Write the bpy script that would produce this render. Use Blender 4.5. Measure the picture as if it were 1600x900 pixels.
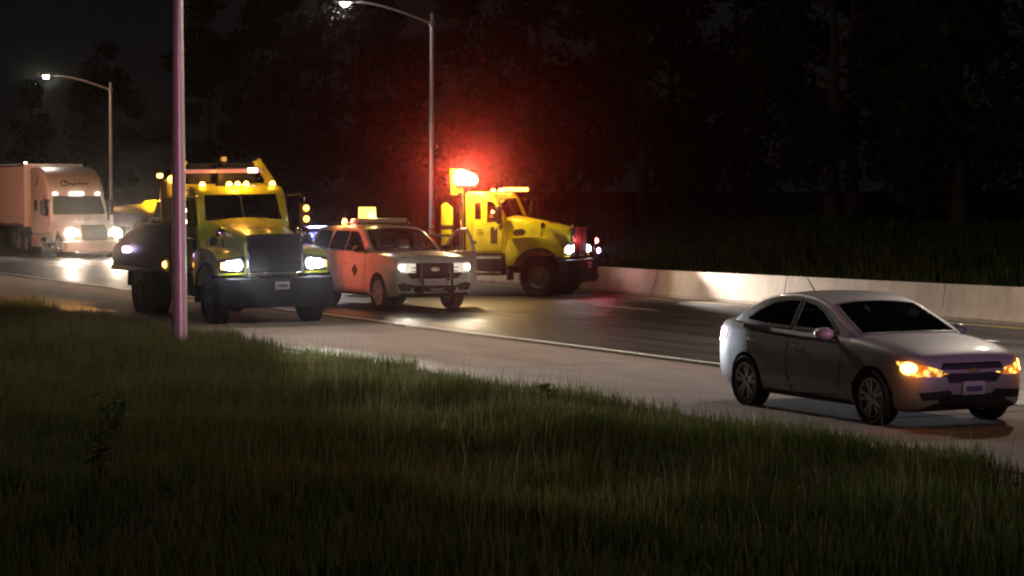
import bpy, bmesh, math, random
import numpy as np
from mathutils import Vector, Matrix
from mathutils.bvhtree import BVHTree

R = math.radians
scene = bpy.context.scene
for o in list(bpy.data.objects):
    bpy.data.objects.remove(o)
C = scene.collection

# ------------------------------------------------------------------ camera
CAM_H = 2.684
cam_data = bpy.data.cameras.new('camera')
cam = bpy.data.objects.new('camera', cam_data)
C.objects.link(cam)
cam_data.sensor_width = 36.0
cam_data.lens = 36.0 * 3610.0 / 1600.0
cam_data.clip_start = 0.1
cam_data.clip_end = 3000.0
cam.location = (0, 0, CAM_H)
cam.rotation_euler = (R(90 - 2.371), 0, R(63.631))
scene.camera = cam

# ------------------------------------------------------------------ night sky, moonlight, exposure
SUN_EL, SUN_AZ = 22.0, 200.0
world = bpy.data.worlds.new('World')
scene.world = world
world.use_nodes = True
wn = world.node_tree
wn.nodes.clear()
w_out = wn.nodes.new('ShaderNodeOutputWorld')
w_bg = wn.nodes.new('ShaderNodeBackground')
w_sky = wn.nodes.new('ShaderNodeTexSky')
w_sky.sky_type = 'NISHITA'
w_sky.sun_disc = False
w_sky.sun_elevation = R(SUN_EL)
w_sky.sun_rotation = R(SUN_AZ)
w_tint = wn.nodes.new('ShaderNodeMixRGB')
w_tint.blend_type = 'MIX'
w_tint.inputs[0].default_value = 0.86
w_tint.inputs[2].default_value = (3.2, 2.9, 2.9, 1)
w_bg.inputs[1].default_value = 0.0011
wn.links.new(w_sky.outputs[0], w_tint.inputs[1])
wn.links.new(w_tint.outputs[0], w_bg.inputs[0])
wn.links.new(w_bg.outputs[0], w_out.inputs[0])

moon_d = bpy.data.lights.new('moonlight', 'SUN')
moon_d.energy = 0.004
moon_d.angle = R(0.5)
moon_d.color = (1.0, 0.95, 0.88)
moon = bpy.data.objects.new('moonlight', moon_d)
C.objects.link(moon)
moon.rotation_euler = (R(90 - SUN_EL), 0, R(180 - SUN_AZ))

scene.view_settings.view_transform = 'Standard'
scene.view_settings.look = 'None'
scene.view_settings.exposure = 0.0
scene.view_settings.gamma = 1.0
scene.view_settings.use_curve_mapping = False
scene.render.engine = 'CYCLES'
cy = scene.cycles
cy.use_denoising = True
cy.volume_bounces = 0
cy.max_bounces = 6
cy.diffuse_bounces = 2
cy.glossy_bounces = 3
cy.transparent_max_bounces = 12
cy.sample_clamp_indirect = 4.0
cy.filter_width = 2.2
cy.caustics_reflective = False
cy.caustics_refractive = False

# ------------------------------------------------------------------ materials
M = {}


def mat(name, col, rough=0.5, metal=0.0, coat=0.0, noise=0.0, nscale=8.0, bump=0.0, bscale=60.0, spec=None,
        rvar=0.0, col2=None, stretch=None):
    m = bpy.data.materials.new(name)
    m.use_nodes = True
    nt = m.node_tree
    p = nt.nodes['Principled BSDF']
    p.inputs['Base Color'].default_value = (*col, 1)
    p.inputs['Roughness'].default_value = rough
    p.inputs['Metallic'].default_value = metal
    if coat:
        p.inputs['Coat Weight'].default_value = coat
        p.inputs['Coat Roughness'].default_value = 0.06
    if spec is not None:
        p.inputs['Specular IOR Level'].default_value = spec
    if noise or bump or rvar:
        tc = nt.nodes.new('ShaderNodeTexCoord')
    if noise or rvar:
        n = nt.nodes.new('ShaderNodeTexNoise')
        n.inputs['Scale'].default_value = nscale
        n.inputs['Detail'].default_value = 6
        n.inputs['Roughness'].default_value = 0.65
        if stretch:
            mp = nt.nodes.new('ShaderNodeMapping')
            mp.inputs['Scale'].default_value = stretch
            nt.links.new(tc.outputs['Object'], mp.inputs['Vector'])
            nt.links.new(mp.outputs[0], n.inputs['Vector'])
        else:
            nt.links.new(tc.outputs['Object'], n.inputs['Vector'])
        if noise:
            r = nt.nodes.new('ShaderNodeValToRGB')
            c2 = col2 or tuple(min(1, c * (1 + noise)) for c in col)
            c1 = tuple(c * (1 - noise) for c in col)
            r.color_ramp.elements[0].position = 0.3
            r.color_ramp.elements[1].position = 0.72
            r.color_ramp.elements[0].color = (*c1, 1)
            r.color_ramp.elements[1].color = (*c2, 1)
            nt.links.new(n.outputs['Fac'], r.inputs[0])
            nt.links.new(r.outputs[0], p.inputs['Base Color'])
        if rvar:
            mr = nt.nodes.new('ShaderNodeMapRange')
            mr.inputs[1].default_value = 0.3
            mr.inputs[2].default_value = 0.7
            mr.inputs[3].default_value = max(0.03, rough - rvar)
            mr.inputs[4].default_value = min(1, rough + rvar)
            nt.links.new(n.outputs['Fac'], mr.inputs[0])
            nt.links.new(mr.outputs[0], p.inputs['Roughness'])
    if bump:
        b = nt.nodes.new('ShaderNodeTexNoise')
        b.inputs['Scale'].default_value = bscale
        b.inputs['Detail'].default_value = 4
        nt.links.new(tc.outputs['Object'], b.inputs['Vector'])
        bm_ = nt.nodes.new('ShaderNodeBump')
        bm_.inputs['Strength'].default_value = bump
        bm_.inputs['Distance'].default_value = 0.02
        nt.links.new(b.outputs['Fac'], bm_.inputs['Height'])
        nt.links.new(bm_.outputs[0], p.inputs['Normal'])
    M[name] = m
    return m


def emit(name, col, strength):
    m = bpy.data.materials.new(name)
    m.use_nodes = True
    p = m.node_tree.nodes['Principled BSDF']
    p.inputs['Base Color'].default_value = (*[c * 0.5 for c in col], 1)
    p.inputs['Roughness'].default_value = 0.2
    p.inputs['Emission Color'].default_value = (*col, 1)
    p.inputs['Emission Strength'].default_value = strength
    M[name] = m
    return m


def glass(name, tint, rough=0.02):
    m = bpy.data.materials.new(name)
    m.use_nodes = True
    nt = m.node_tree
    nt.nodes.clear()
    out = nt.nodes.new('ShaderNodeOutputMaterial')
    mx = nt.nodes.new('ShaderNodeMixShader')
    tr = nt.nodes.new('ShaderNodeBsdfTransparent')
    gl = nt.nodes.new('ShaderNodeBsdfGlossy')
    fr = nt.nodes.new('ShaderNodeFresnel')
    fr.inputs[0].default_value = 1.5
    tr.inputs[0].default_value = (*tint, 1)
    gl.inputs[0].default_value = (0.95, 0.95, 0.95, 1)
    gl.inputs['Roughness'].default_value = rough
    nt.links.new(fr.outputs[0], mx.inputs[0])
    nt.links.new(tr.outputs[0], mx.inputs[1])
    nt.links.new(gl.outputs[0], mx.inputs[2])
    nt.links.new(mx.outputs[0], out.inputs[0])
    M[name] = m
    return m


mat('asphalt', (0.040, 0.034, 0.032), 0.50, noise=0.5, nscale=1.3, bump=0.5, bscale=70, rvar=0.17, stretch=(0.10, 1.0, 1.0))
mat('concrete_slab', (0.25, 0.192, 0.160), 0.85, noise=0.26, nscale=1.5, bump=0.4, bscale=45, stretch=(0.35, 1.0, 1.0))
mat('gutter', (0.15, 0.115, 0.10), 0.85, noise=0.3, nscale=1.6, bump=0.3, bscale=50)
mat('concrete_wall', (0.33, 0.255, 0.185), 0.85, noise=0.26, nscale=2.6, bump=0.3, bscale=40, stretch=(1.0, 1.0, 0.28))
mat('road_paint', (0.78, 0.76, 0.70), 0.6, noise=0.3, nscale=5)
mat('yellow_paint_line', (0.5, 0.36, 0.08), 0.6, noise=0.4, nscale=5)
mat('soil', (0.030, 0.034, 0.014), 0.95, spec=0.05, noise=0.5, nscale=0.7, bump=0.6, bscale=9)
mat('silver_paint', (0.39, 0.375, 0.36), 0.48, metal=0.15, coat=0.5, noise=0.05, nscale=3)
mat('white_paint', (0.70, 0.69, 0.67), 0.35, coat=0.5, noise=0.12, nscale=2.5, rvar=0.1)
mat('dark_paint', (0.02, 0.021, 0.024), 0.3, coat=0.6)
mat('yellow_paint', (0.66, 0.60, 0.022), 0.38, coat=0.25, noise=0.24, nscale=2.2, rvar=0.12)
mat('lime_paint', (0.48, 0.52, 0.03), 0.35, coat=0.35, noise=0.26, nscale=2.2, rvar=0.12)
mat('dark_body', (0.035, 0.028, 0.016), 0.55, noise=0.35, nscale=2.5)
mat('black_plastic', (0.016, 0.016, 0.018), 0.5)
mat('black_metal', (0.022, 0.022, 0.025), 0.42, spec=0.3, noise=0.3, nscale=4)
mat('navy_bumper', (0.010, 0.009, 0.014), 0.6, spec=0.15, noise=0.25, nscale=3)
mat('rubber', (0.02, 0.02, 0.02), 0.85, bump=0.3, bscale=40)
mat('alloy', (0.55, 0.55, 0.56), 0.30, metal=0.6)
mat('steel_wheel', (0.22, 0.21, 0.20), 0.45, metal=0.6, noise=0.3, nscale=6)
mat('chrome', (0.8, 0.8, 0.82), 0.10, metal=1.0)
mat('interior', (0.03, 0.028, 0.027), 0.8)
mat('seat_fabric', (0.13, 0.12, 0.11), 0.9)
mat('grey_panel', (0.30, 0.30, 0.33), 0.6)
mat('seam', (0.008, 0.008, 0.008), 0.7)
mat('galvanised', (0.50, 0.47, 0.46), 0.42, metal=0.55, noise=0.12, nscale=3)
mat('painted_pole', (0.50, 0.47, 0.46), 0.38, metal=0.3, noise=0.12, nscale=3)
mat('lamp_housing', (0.12, 0.12, 0.12), 0.5, metal=0.3)
mat('plate', (0.55, 0.54, 0.52), 0.5)
mat('plate_print', (0.10, 0.10, 0.22), 0.6)
mat('dark_mark', (0.035, 0.028, 0.02), 0.6)
mat('gold_mark', (0.6, 0.45, 0.15), 0.3, metal=0.9)
mat('cone_orange', (0.75, 0.11, 0.02), 0.55)
mat('cone_white', (0.8, 0.78, 0.72), 0.4)
mat('trailer_white', (0.70, 0.66, 0.63), 0.45, noise=0.08, nscale=0.8)
mat('tractor_white', (0.66, 0.62, 0.56), 0.35, coat=0.4, noise=0.05, nscale=2)
mat('reflector_red', (0.6, 0.03, 0.03), 0.3)
mat('bark', (0.07, 0.05, 0.035), 0.9, noise=0.3, nscale=5, bump=0.5, bscale=14)
glass('tinted_glass', (0.62, 0.61, 0.62))
glass('privacy_glass', (0.28, 0.27, 0.28))
glass('cab_glass', (0.42, 0.40, 0.42))
glass('clear_lens', (0.85, 0.85, 0.88))

emit('lamp_white', (1.0, 0.93, 0.84), 320.0)
emit('headlight_cool', (0.93, 0.95, 1.0), 60.0)
emit('headlight_warm', (1.0, 0.86, 0.70), 90.0)
emit('amber_bulb', (1.0, 0.46, 0.07), 14.0)
emit('amber_soft', (1.0, 0.42, 0.06), 9.0)
emit('amber_signal', (1.0, 0.46, 0.07), 14.0)
emit('red_beacon', (1.0, 0.42, 0.22), 60.0)
emit('lens_glare_cool', (0.80, 0.88, 1.0), 2.6)
emit('lens_glare_semi', (1.0, 0.84, 0.66), 4.0)
emit('lens_glare_warm', (1.0, 0.88, 0.72), 0.7)
mat('red_mark', (0.22, 0.035, 0.02), 0.5)
emit('red_soft', (1.0, 0.10, 0.06), 8.0)
emit('red_small', (1.0, 0.12, 0.10), 22.0)
emit('blue_small', (0.40, 0.42, 1.0), 16.0)
emit('violet_small', (0.75, 0.55, 1.0), 14.0)
emit('message_panel', (1.0, 0.66, 0.13), 2.4)
emit('tail_red', (1.0, 0.10, 0.22), 3.0)
emit('marker_white', (1.0, 0.80, 0.62), 8.0)
emit('pink_bar', (1.0, 0.45, 0.40), 0.22)


def reflector(name, c1, c2, s1, s2, scale):
    """lit lamp bowl seen through a ribbed lens: brighter and darker facets"""
    m = emit(name, c2, s2)
    nt = m.node_tree
    p = nt.nodes['Principled BSDF']
    tc = nt.nodes.new('ShaderNodeTexCoord')
    n = nt.nodes.new('ShaderNodeTexVoronoi')
    n.inputs['Scale'].default_value = scale
    nt.links.new(tc.outputs['Object'], n.inputs['Vector'])
    r = nt.nodes.new('ShaderNodeValToRGB')
    r.color_ramp.elements[0].position = 0.05
    r.color_ramp.elements[1].position = 0.62
    r.color_ramp.elements[0].color = (*[c * s2 for c in c2], 1)
    r.color_ramp.elements[1].color = (*[c * s1 for c in c1], 1)
    nt.links.new(n.outputs['Distance'], r.inputs[0])
    nt.links.new(r.outputs[0], p.inputs['Emission Color'])
    p.inputs['Emission Strength'].default_value = 1.0


reflector('amber_inner', (1.0, 0.22, 0.02), (1.0, 0.55, 0.10), 0.45, 3.4, 13.0)


def leaf_mat(name, cols, rough=0.7, transl=0.4):
    m = bpy.data.materials.new(name)
    m.use_nodes = True
    nt = m.node_tree
    p = nt.nodes['Principled BSDF']
    g = nt.nodes.new('ShaderNodeNewGeometry')
    r = nt.nodes.new('ShaderNodeValToRGB')
    els = r.color_ramp.elements
    els[0].color = (*cols[0], 1)
    els[1].color = (*cols[-1], 1)
    for i, c in enumerate(cols[1:-1]):
        e = els.new((i + 1) / (len(cols) - 1))
        e.color = (*c, 1)
    nt.links.new(g.outputs['Random Per Island'], r.inputs[0])
    nt.links.new(r.outputs[0], p.inputs['Base Color'])
    p.inputs['Roughness'].default_value = rough
    p.inputs['Specular IOR Level'].default_value = 0.25
    t = nt.nodes.new('ShaderNodeBsdfTranslucent')
    nt.links.new(r.outputs[0], t.inputs[0])
    mx = nt.nodes.new('ShaderNodeMixShader')
    mx.inputs[0].default_value = transl
    out = nt.nodes['Material Output']
    nt.links.new(p.outputs[0], mx.inputs[1])
    nt.links.new(t.outputs[0], mx.inputs[2])
    nt.links.new(mx.outputs[0], out.inputs[0])
    M[name] = m


leaf_mat('grass_blades', [(0.045, 0.07, 0.014), (0.065, 0.10, 0.02), (0.10, 0.125, 0.03), (0.14, 0.12, 0.055)])
leaf_mat('seed_heads', [(0.12, 0.095, 0.05), (0.2, 0.15, 0.09)])
leaf_mat('tree_leaves', [(0.03, 0.045, 0.014), (0.04, 0.06, 0.018), (0.055, 0.065, 0.022)])
leaf_mat('weed_cover', [(0.05, 0.085, 0.02), (0.08, 0.13, 0.03), (0.12, 0.13, 0.06)])
leaf_mat('weed_leaves', [(0.09, 0.14, 0.03), (0.14, 0.18, 0.05)])


# ------------------------------------------------------------------ mesh helpers
def tag(o, label, cat, group=None, kind=None):
    if label:
        o['label'] = label
    if cat:
        o['category'] = cat
    if group:
        o['group'] = group
    if kind:
        o['kind'] = kind
    return o


def empty(name, loc=(0, 0, 0), rot=(0, 0, 0), parent=None):
    o = bpy.data.objects.new(name, None)
    C.objects.link(o)
    o.location = loc
    o.rotation_euler = rot
    if parent:
        o.parent = parent
    o.empty_display_size = 0.2
    return o


def finish(name, me, m, parent=None, smooth=True, angle=35):
    if m is not None:
        for x in (m if isinstance(m, (list, tuple)) else [m]):
            me.materials.append(M[x])
    if smooth:
        me.polygons.foreach_set('use_smooth', [True] * len(me.polygons))
        me.set_sharp_from_angle(angle=R(angle))
    o = bpy.data.objects.new(name, me)
    C.objects.link(o)
    if parent:
        o.parent = parent
    return o


class MB:
    def __init__(self):
        self.v = []
        self.f = []

    def add(self, vs, fs):
        n = len(self.v)
        self.v += [tuple(v) for v in vs]
        self.f += [tuple(i + n for i in f) for f in fs]
        return self

    def box(self, c, s, rot=None):
        cx, cy_, cz = c
        hx, hy, hz = s[0] / 2, s[1] / 2, s[2] / 2
        vs = [Vector((sx * hx, sy * hy, sz * hz)) for sx in (-1, 1) for sy in (-1, 1) for sz in (-1, 1)]
        if rot is not None:
            mt = Matrix.Rotation(rot[2], 3, 'Z') @ Matrix.Rotation(rot[1], 3, 'Y') @ Matrix.Rotation(rot[0], 3, 'X')
            vs = [mt @ v for v in vs]
        vs = [v + Vector(c) for v in vs]
        return self.add(vs, [(0, 1, 3, 2), (4, 6, 7, 5), (0, 4, 5, 1), (2, 3, 7, 6), (0, 2, 6, 4), (1, 5, 7, 3)])

    def prism(self, poly, a0, a1, axis='y'):
        """poly in the plane across the axis, extruded from a0 to a1. y: (x,z); x: (y,z); z: (x,y)"""
        def mk(p, a):
            return {'y': (p[0], a, p[1]), 'x': (a, p[0], p[1]), 'z': (p[0], p[1], a)}[axis]
        n = len(poly)
        vs = [mk(p, a0) for p in poly] + [mk(p, a1) for p in poly]
        fs = [tuple(range(n)), tuple(range(2 * n - 1, n - 1, -1))]
        fs += [(i, i + n, (i + 1) % n + n, (i + 1) % n) for i in range(n)]
        return self.add(vs, fs)

    def tube(self, pts, rad, n=10, cap=True):
        pts = [Vector(p) for p in pts]
        rads = rad if isinstance(rad, (list, tuple)) else [rad] * len(pts)
        rings = []
        prev = None
        for i, p in enumerate(pts):
            d = (pts[min(i + 1, len(pts) - 1)] - pts[max(i - 1, 0)]).normalized()
            if prev is None:
                a = d.orthogonal().normalized()
            else:
                a = (prev - d * prev.dot(d)).normalized()
            prev = a
            b = d.cross(a)
            rings.append([p + (a * math.cos(2 * math.pi * k / n) + b * math.sin(2 * math.pi * k / n)) * rads[i]
                          for k in range(n)])
        vs = [v for r in rings for v in r]
        fs = []
        for i in range(len(pts) - 1):
            for k in range(n):
                fs.append((i * n + k, i * n + (k + 1) % n, (i + 1) * n + (k + 1) % n, (i + 1) * n + k))
        if cap:
            fs.append(tuple(range(n - 1, -1, -1)))
            fs.append(tuple(range((len(pts) - 1) * n, len(pts) * n)))
        return self.add(vs, fs)

    def lathe(self, prof, c=(0, 0, 0), axis='y', n=24, a0=0.0, a1=2 * math.pi):
        """prof: (radius, height along axis)"""
        full = abs(a1 - a0 - 2 * math.pi) < 1e-6
        m = n if full else n + 1
        vs = []
        for k in range(m):
            t = a0 + (a1 - a0) * k / n
            for (r, h) in prof:
                a, b = r * math.cos(t), r * math.sin(t)
                v = {'y': (a, h, b), 'x': (h, a, b), 'z': (a, b, h)}[axis]
                vs.append((v[0] + c[0], v[1] + c[1], v[2] + c[2]))
        q = len(prof)
        fs = []
        for k in range(n):
            k2 = (k + 1) % m
            for j in range(q - 1):
                fs.append((k * q + j, k * q + j + 1, k2 * q + j + 1, k2 * q + j))
        return self.add(vs, fs)

    def mesh(self, bevel=0.0, seg=2, bev_angle=30):
        bm = bmesh.new()
        bv = [bm.verts.new(v) for v in self.v]
        for f in self.f:
            try:
                bm.faces.new([bv[i] for i in f])
            except ValueError:
                pass
        bmesh.ops.remove_doubles(bm, verts=bm.verts, dist=1e-6)
        bmesh.ops.recalc_face_normals(bm, faces=bm.faces)
        if bevel:
            es = [e for e in bm.edges if len(e.link_faces) == 2 and e.calc_face_angle(0) > R(bev_angle)]
            bmesh.ops.bevel(bm, geom=es, offset=bevel, segments=seg, profile=0.5, affect='EDGES', clamp_overlap=True)
        me = bpy.data.meshes.new('m')
        bm.to_mesh(me)
        bm.free()
        return me

    def build(self, name, m, parent=None, bevel=0.0, seg=2, smooth=True, angle=35):
        return finish(name, self.mesh(bevel, seg), m, parent, smooth, angle)


def keys(ks):
    """monotone cubic through (x, value) keys"""
    ks = sorted(ks)
    xs = np.array([k[0] for k in ks], float)
    ys = np.array([k[1] for k in ks], float)
    h = np.diff(xs)
    d = np.diff(ys) / h
    m = np.zeros(len(xs))
    m[0], m[-1] = d[0], d[-1]
    for i in range(1, len(xs) - 1):
        if d[i - 1] * d[i] > 0:
            w1, w2 = 2 * h[i] + h[i - 1], h[i] + 2 * h[i - 1]
            m[i] = (w1 + w2) / (w1 / d[i - 1] + w2 / d[i])

    def f(x):
        x = min(max(x, xs[0]), xs[-1])
        i = int(min(max(np.searchsorted(xs, x) - 1, 0), len(h) - 1))
        t = (x - xs[i]) / h[i]
        return float((2 * t**3 - 3 * t**2 + 1) * ys[i] + (t**3 - 2 * t**2 + t) * h[i] * m[i]
                     + (-2 * t**3 + 3 * t**2) * ys[i + 1] + (t**3 - t**2) * h[i] * m[i + 1])
    return f


def loft(xs, ring):
    """ring(x) -> half section [(y,z)...] from the bottom centre round the +y side to the top centre. Returns MB."""
    mb = MB()
    rings = []
    for x in xs:
        h = ring(x)
        full = [(y, z) for (y, z) in h] + [(-y, z) for (y, z) in reversed(h[1:-1])]
        rings.append([(x, y, z) for (y, z) in full])
    n = len(rings[0])
    vs = [v for r in rings for v in r]
    fs = []
    for i in range(len(rings) - 1):
        for k in range(n):
            fs.append((i * n + k, i * n + (k + 1) % n, (i + 1) * n + (k + 1) % n, (i + 1) * n + k))
    fs.append(tuple(range(n)))
    fs.append(tuple(range(len(rings) * n - 1, (len(rings) - 1) * n - 1, -1)))
    mb.add(vs, fs)
    return mb


def boolean(me, cutters, op='DIFFERENCE'):
    """mesh minus cutter meshes, through the modifier, returned as a new mesh"""
    o = bpy.data.objects.new('tmp_base', me)
    C.objects.link(o)
    tmp = [o]
    for c in cutters:
        k = bpy.data.objects.new('tmp_cut', c)
        C.objects.link(k)
        tmp.append(k)
        md = o.modifiers.new('b', 'BOOLEAN')
        md.operation = op
        md.solver = 'EXACT'
        md.object = k
    dg = bpy.context.evaluated_depsgraph_get()
    dg.update()
    res = bpy.data.meshes.new_from_object(o.evaluated_get(dg))
    for t in tmp:
        bpy.data.objects.remove(t)
    return res


def bvh_of(me):
    return BVHTree.FromPolygons([v.co.copy() for v in me.vertices], [tuple(p.vertices) for p in me.polygons])


def in_poly(p, poly):
    x, y = p
    c = False
    n = len(poly)
    for i in range(n):
        x1, y1 = poly[i]
        x2, y2 = poly[(i + 1) % n]
        if (y1 > y) != (y2 > y) and x < (x2 - x1) * (y - y1) / (y2 - y1) + x1:
            c = not c
    return c


def basis(kind):
    """(u axis, v axis, ray direction)"""
    if kind == 'right':
        return Vector((1, 0, 0)), Vector((0, 0, 1)), Vector((0, 1, 0))
    if kind == 'left':
        return Vector((1, 0, 0)), Vector((0, 0, 1)), Vector((0, -1, 0))
    if kind == 'front':
        return Vector((0, 1, 0)), Vector((0, 0, 1)), Vector((-1, 0, 0))
    if kind == 'rear':
        return Vector((0, 1, 0)), Vector((0, 0, 1)), Vector((1, 0, 0))
    if kind == 'top':
        return Vector((1, 0, 0)), Vector((0, 1, 0)), Vector((0, 0, -1))
    a = R(kind)                                     # diagonal: looked at from azimuth a (0 = front, + = left)
    d = Vector((-math.cos(a), -math.sin(a), 0))
    return Vector((-math.sin(a), math.cos(a), 0)), Vector((0, 0, 1)), d


def patch(polys, kind, bvh, name, m, parent, off=0.006, step=0.06, depth=0.012, shift=None):
    """lay flat outlines onto a curved surface as a thin raised panel"""
    if not isinstance(polys[0][0], (tuple, list)):
        polys = [polys]
    u, v, d = basis(kind)
    if shift:
        du = Vector((shift[0], shift[1], 0)).dot(u)
        polys = [[(p[0] + du, p[1]) for p in q] for q in polys]
    bm = bmesh.new()
    for poly in polys:
        try:
            bm.faces.new([bm.verts.new((p[0], p[1], 0)) for p in poly])
        except ValueError:
            pass
    for ax in (0, 1):
        lo = min(w.co[ax] for w in bm.verts)
        hi = max(w.co[ax] for w in bm.verts)
        k = lo + step
        while k < hi - 1e-4:
            no = Vector((1, 0, 0)) if ax == 0 else Vector((0, 1, 0))
            bmesh.ops.bisect_plane(bm, geom=bm.verts[:] + bm.edges[:] + bm.faces[:], plane_co=no * k, plane_no=no,
                                   dist=1e-5)
            k += step
    bmesh.ops.triangulate(bm, faces=[f for f in bm.faces if len(f.verts) > 4])
    inner = {}
    for w in bm.verts:
        p = u * w.co[0] + v * w.co[1] - d * 12
        loc, nor, idx, dist = bvh.ray_cast(p, d)
        if loc is None:
            loc, nor, idx, dist = bvh.find_nearest(p + d * 11)
        if nor.dot(d) > 0:
            nor = -nor
        w.co = loc + nor * off
        inner[w] = loc + nor * (off - depth)
    bed = [e for e in bm.edges if len(e.link_faces) == 1]
    new = {}
    for e in bed:
        q = []
        for w in e.verts:
            if w not in new:
                new[w] = bm.verts.new(inner[w])
            q.append(w)
        try:
            bm.faces.new([q[0], q[1], new[q[1]], new[q[0]]])
        except ValueError:
            pass
    bmesh.ops.recalc_face_normals(bm, faces=bm.faces)
    me = bpy.data.meshes.new('m')
    bm.to_mesh(me)
    bm.free()
    return finish(name, me, m, parent, True, 50)


def ribbon(pts, width, kind, bvh, name, m, parent, off=0.004, closed=False, seg=0.07, depth=0.01):
    """a narrow band along a line laid onto a surface"""
    P = [Vector((p[0], p[1])) for p in pts]
    if closed:
        P.append(P[0])
    Q = [P[0]]
    for a, b in zip(P, P[1:]):
        n = max(1, int((b - a).length / seg))
        for i in range(1, n + 1):
            Q.append(a.lerp(b, i / n))
    L, Rr = [], []
    for i, q in enumerate(Q):
        if closed and i in (0, len(Q) - 1):
            t = (Q[1] - Q[0]).normalized() + (Q[-1] - Q[-2]).normalized()
        else:
            t = Q[min(i + 1, len(Q) - 1)] - Q[max(i - 1, 0)]
        t.normalize()
        n = Vector((-t.y, t.x)) * width / 2
        L.append(q + n)
        Rr.append(q - n)
    u, v, d = basis(kind)
    vs, fs = [], []
    for a, b in zip(L, Rr):
        row = []
        for w in (a, b):
            p = u * w[0] + v * w[1] - d * 12
            loc, nor, idx, dist = bvh.ray_cast(p, d)
            if loc is None:
                loc, nor, idx, dist = bvh.find_nearest(p + d * 11)
            if nor.dot(d) > 0:
                nor = -nor
            row.append((loc + nor * off, loc + nor * (off - depth)))
        vs += [row[0][1], row[0][0], row[1][0], row[1][1]]
    for i in range(len(Q) - 1):
        for k in range(3):
            fs.append((4 * i + k, 4 * i + k + 1, 4 * i + 4 + k + 1, 4 * i + 4 + k))
    return MB().add(vs, fs).build(name, m, parent)


def spot(name, loc, aim, power, col, parent=None, cone=70, blend=0.6, radius=0.05):
    l = bpy.data.lights.new(name, 'SPOT')
    l.energy = power
    l.color = col
    l.spot_size = R(cone)
    l.spot_blend = blend
    l.shadow_soft_size = radius
    o = bpy.data.objects.new(name, l)
    C.objects.link(o)
    o.location = loc
    d = Vector(aim).normalized()
    o.rotation_euler = d.to_track_quat('-Z', 'Y').to_euler()
    if parent:
        o.parent = parent
    return o


def point(name, loc, power, col, parent=None, radius=0.06):
    l = bpy.data.lights.new(name, 'POINT')
    l.energy = power
    l.color = col
    l.shadow_soft_size = radius
    o = bpy.data.objects.new(name, l)
    C.objects.link(o)
    o.location = loc
    if parent:
        o.parent = parent
    return o


# ------------------------------------------------------------------ ground, road, shoulder
GRASS_Y = 14.0
EDGE_Y = 18.95
BAR_Y = 29.75
rng = np.random.default_rng(7)


def ground_z(x, y):
    """gentle lie of the land: uneven verge towards the camera, a bank beyond the barrier"""
    z = -0.03
    if y < GRASS_Y:
        k = min(1.0, (GRASS_Y - y) / 2.5)
        z += k * (0.09 * math.sin(x * 0.31 + y * 0.17) + 0.07 * math.sin(x * 0.83 - y * 0.6 + 1.3)
                  + 0.05 * math.sin(y * 1.1 + 0.4))
    elif y > BAR_Y + 0.9:
        k = y - BAR_Y - 0.9
        z += 0.10 * min(k, 16) + 0.02 * max(0, min(k - 16, 60)) \
            + min(1, k / 3) * 0.08 * math.sin(x * 0.4 + y * 0.5)
    return z


gx = np.concatenate([[-700, -400, -250], np.arange(-170, 30.1, 1.6), [60, 120, 300, 700]])
gy = np.concatenate([[-700, -300, -120, -60, -30, -15], np.arange(-8, 14.01, 0.8), [18, 22, 26, 30],
                     np.arange(30.6, 52, 1.2), [60, 80, 120, 300, 700]])
gv = [(float(x), float(y), ground_z(float(x), float(y))) for x in gx for y in gy]
gf = [(i * len(gy) + j, (i + 1) * len(gy) + j, (i + 1) * len(gy) + j + 1, i * len(gy) + j + 1)
      for i in range(len(gx) - 1) for j in range(len(gy) - 1)]
tag(MB().add(gv, gf).build('ground', 'soil', angle=80), None, None, kind='structure')

X0, X1 = -260.0, 90.0
road = MB().add([(X0, EDGE_Y - 0.25, 0), (X1, EDGE_Y - 0.25, 0), (X1, BAR_Y + 0.2, 0), (X0, BAR_Y + 0.2, 0)],
                [(0, 1, 2, 3)]).build('road', 'asphalt', smooth=False)
tag(road, None, None, kind='structure')

shoulder = MB().add([(X0, GRASS_Y - 0.3, -0.012), (X1, GRASS_Y - 0.3, -0.012), (X1, EDGE_Y - 0.25, -0.012),
                     (X0, EDGE_Y - 0.25, -0.012)], [(0, 1, 2, 3)]).build('shoulder', 'gutter', smooth=False)
tag(shoulder, None, None, kind='structure')
slab_me = MB().box((0, 0, -0.035), (4.57, EDGE_Y - 0.63 - GRASS_Y, 0.09)).mesh(bevel=0.006, seg=1)
slab_me.materials.append(M['concrete_slab'])
for i in range(46):
    s = bpy.data.objects.new('slab', slab_me)
    C.objects.link(s)
    s.parent = shoulder
    s.location = (-190 + i * 4.59, (EDGE_Y - 0.63 + GRASS_Y) / 2 + 0.13, float(rng.uniform(-0.002, 0.002)))
    s.rotation_euler = (float(rng.uniform(-0.0004, 0.0004)), 0, 0)

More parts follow.
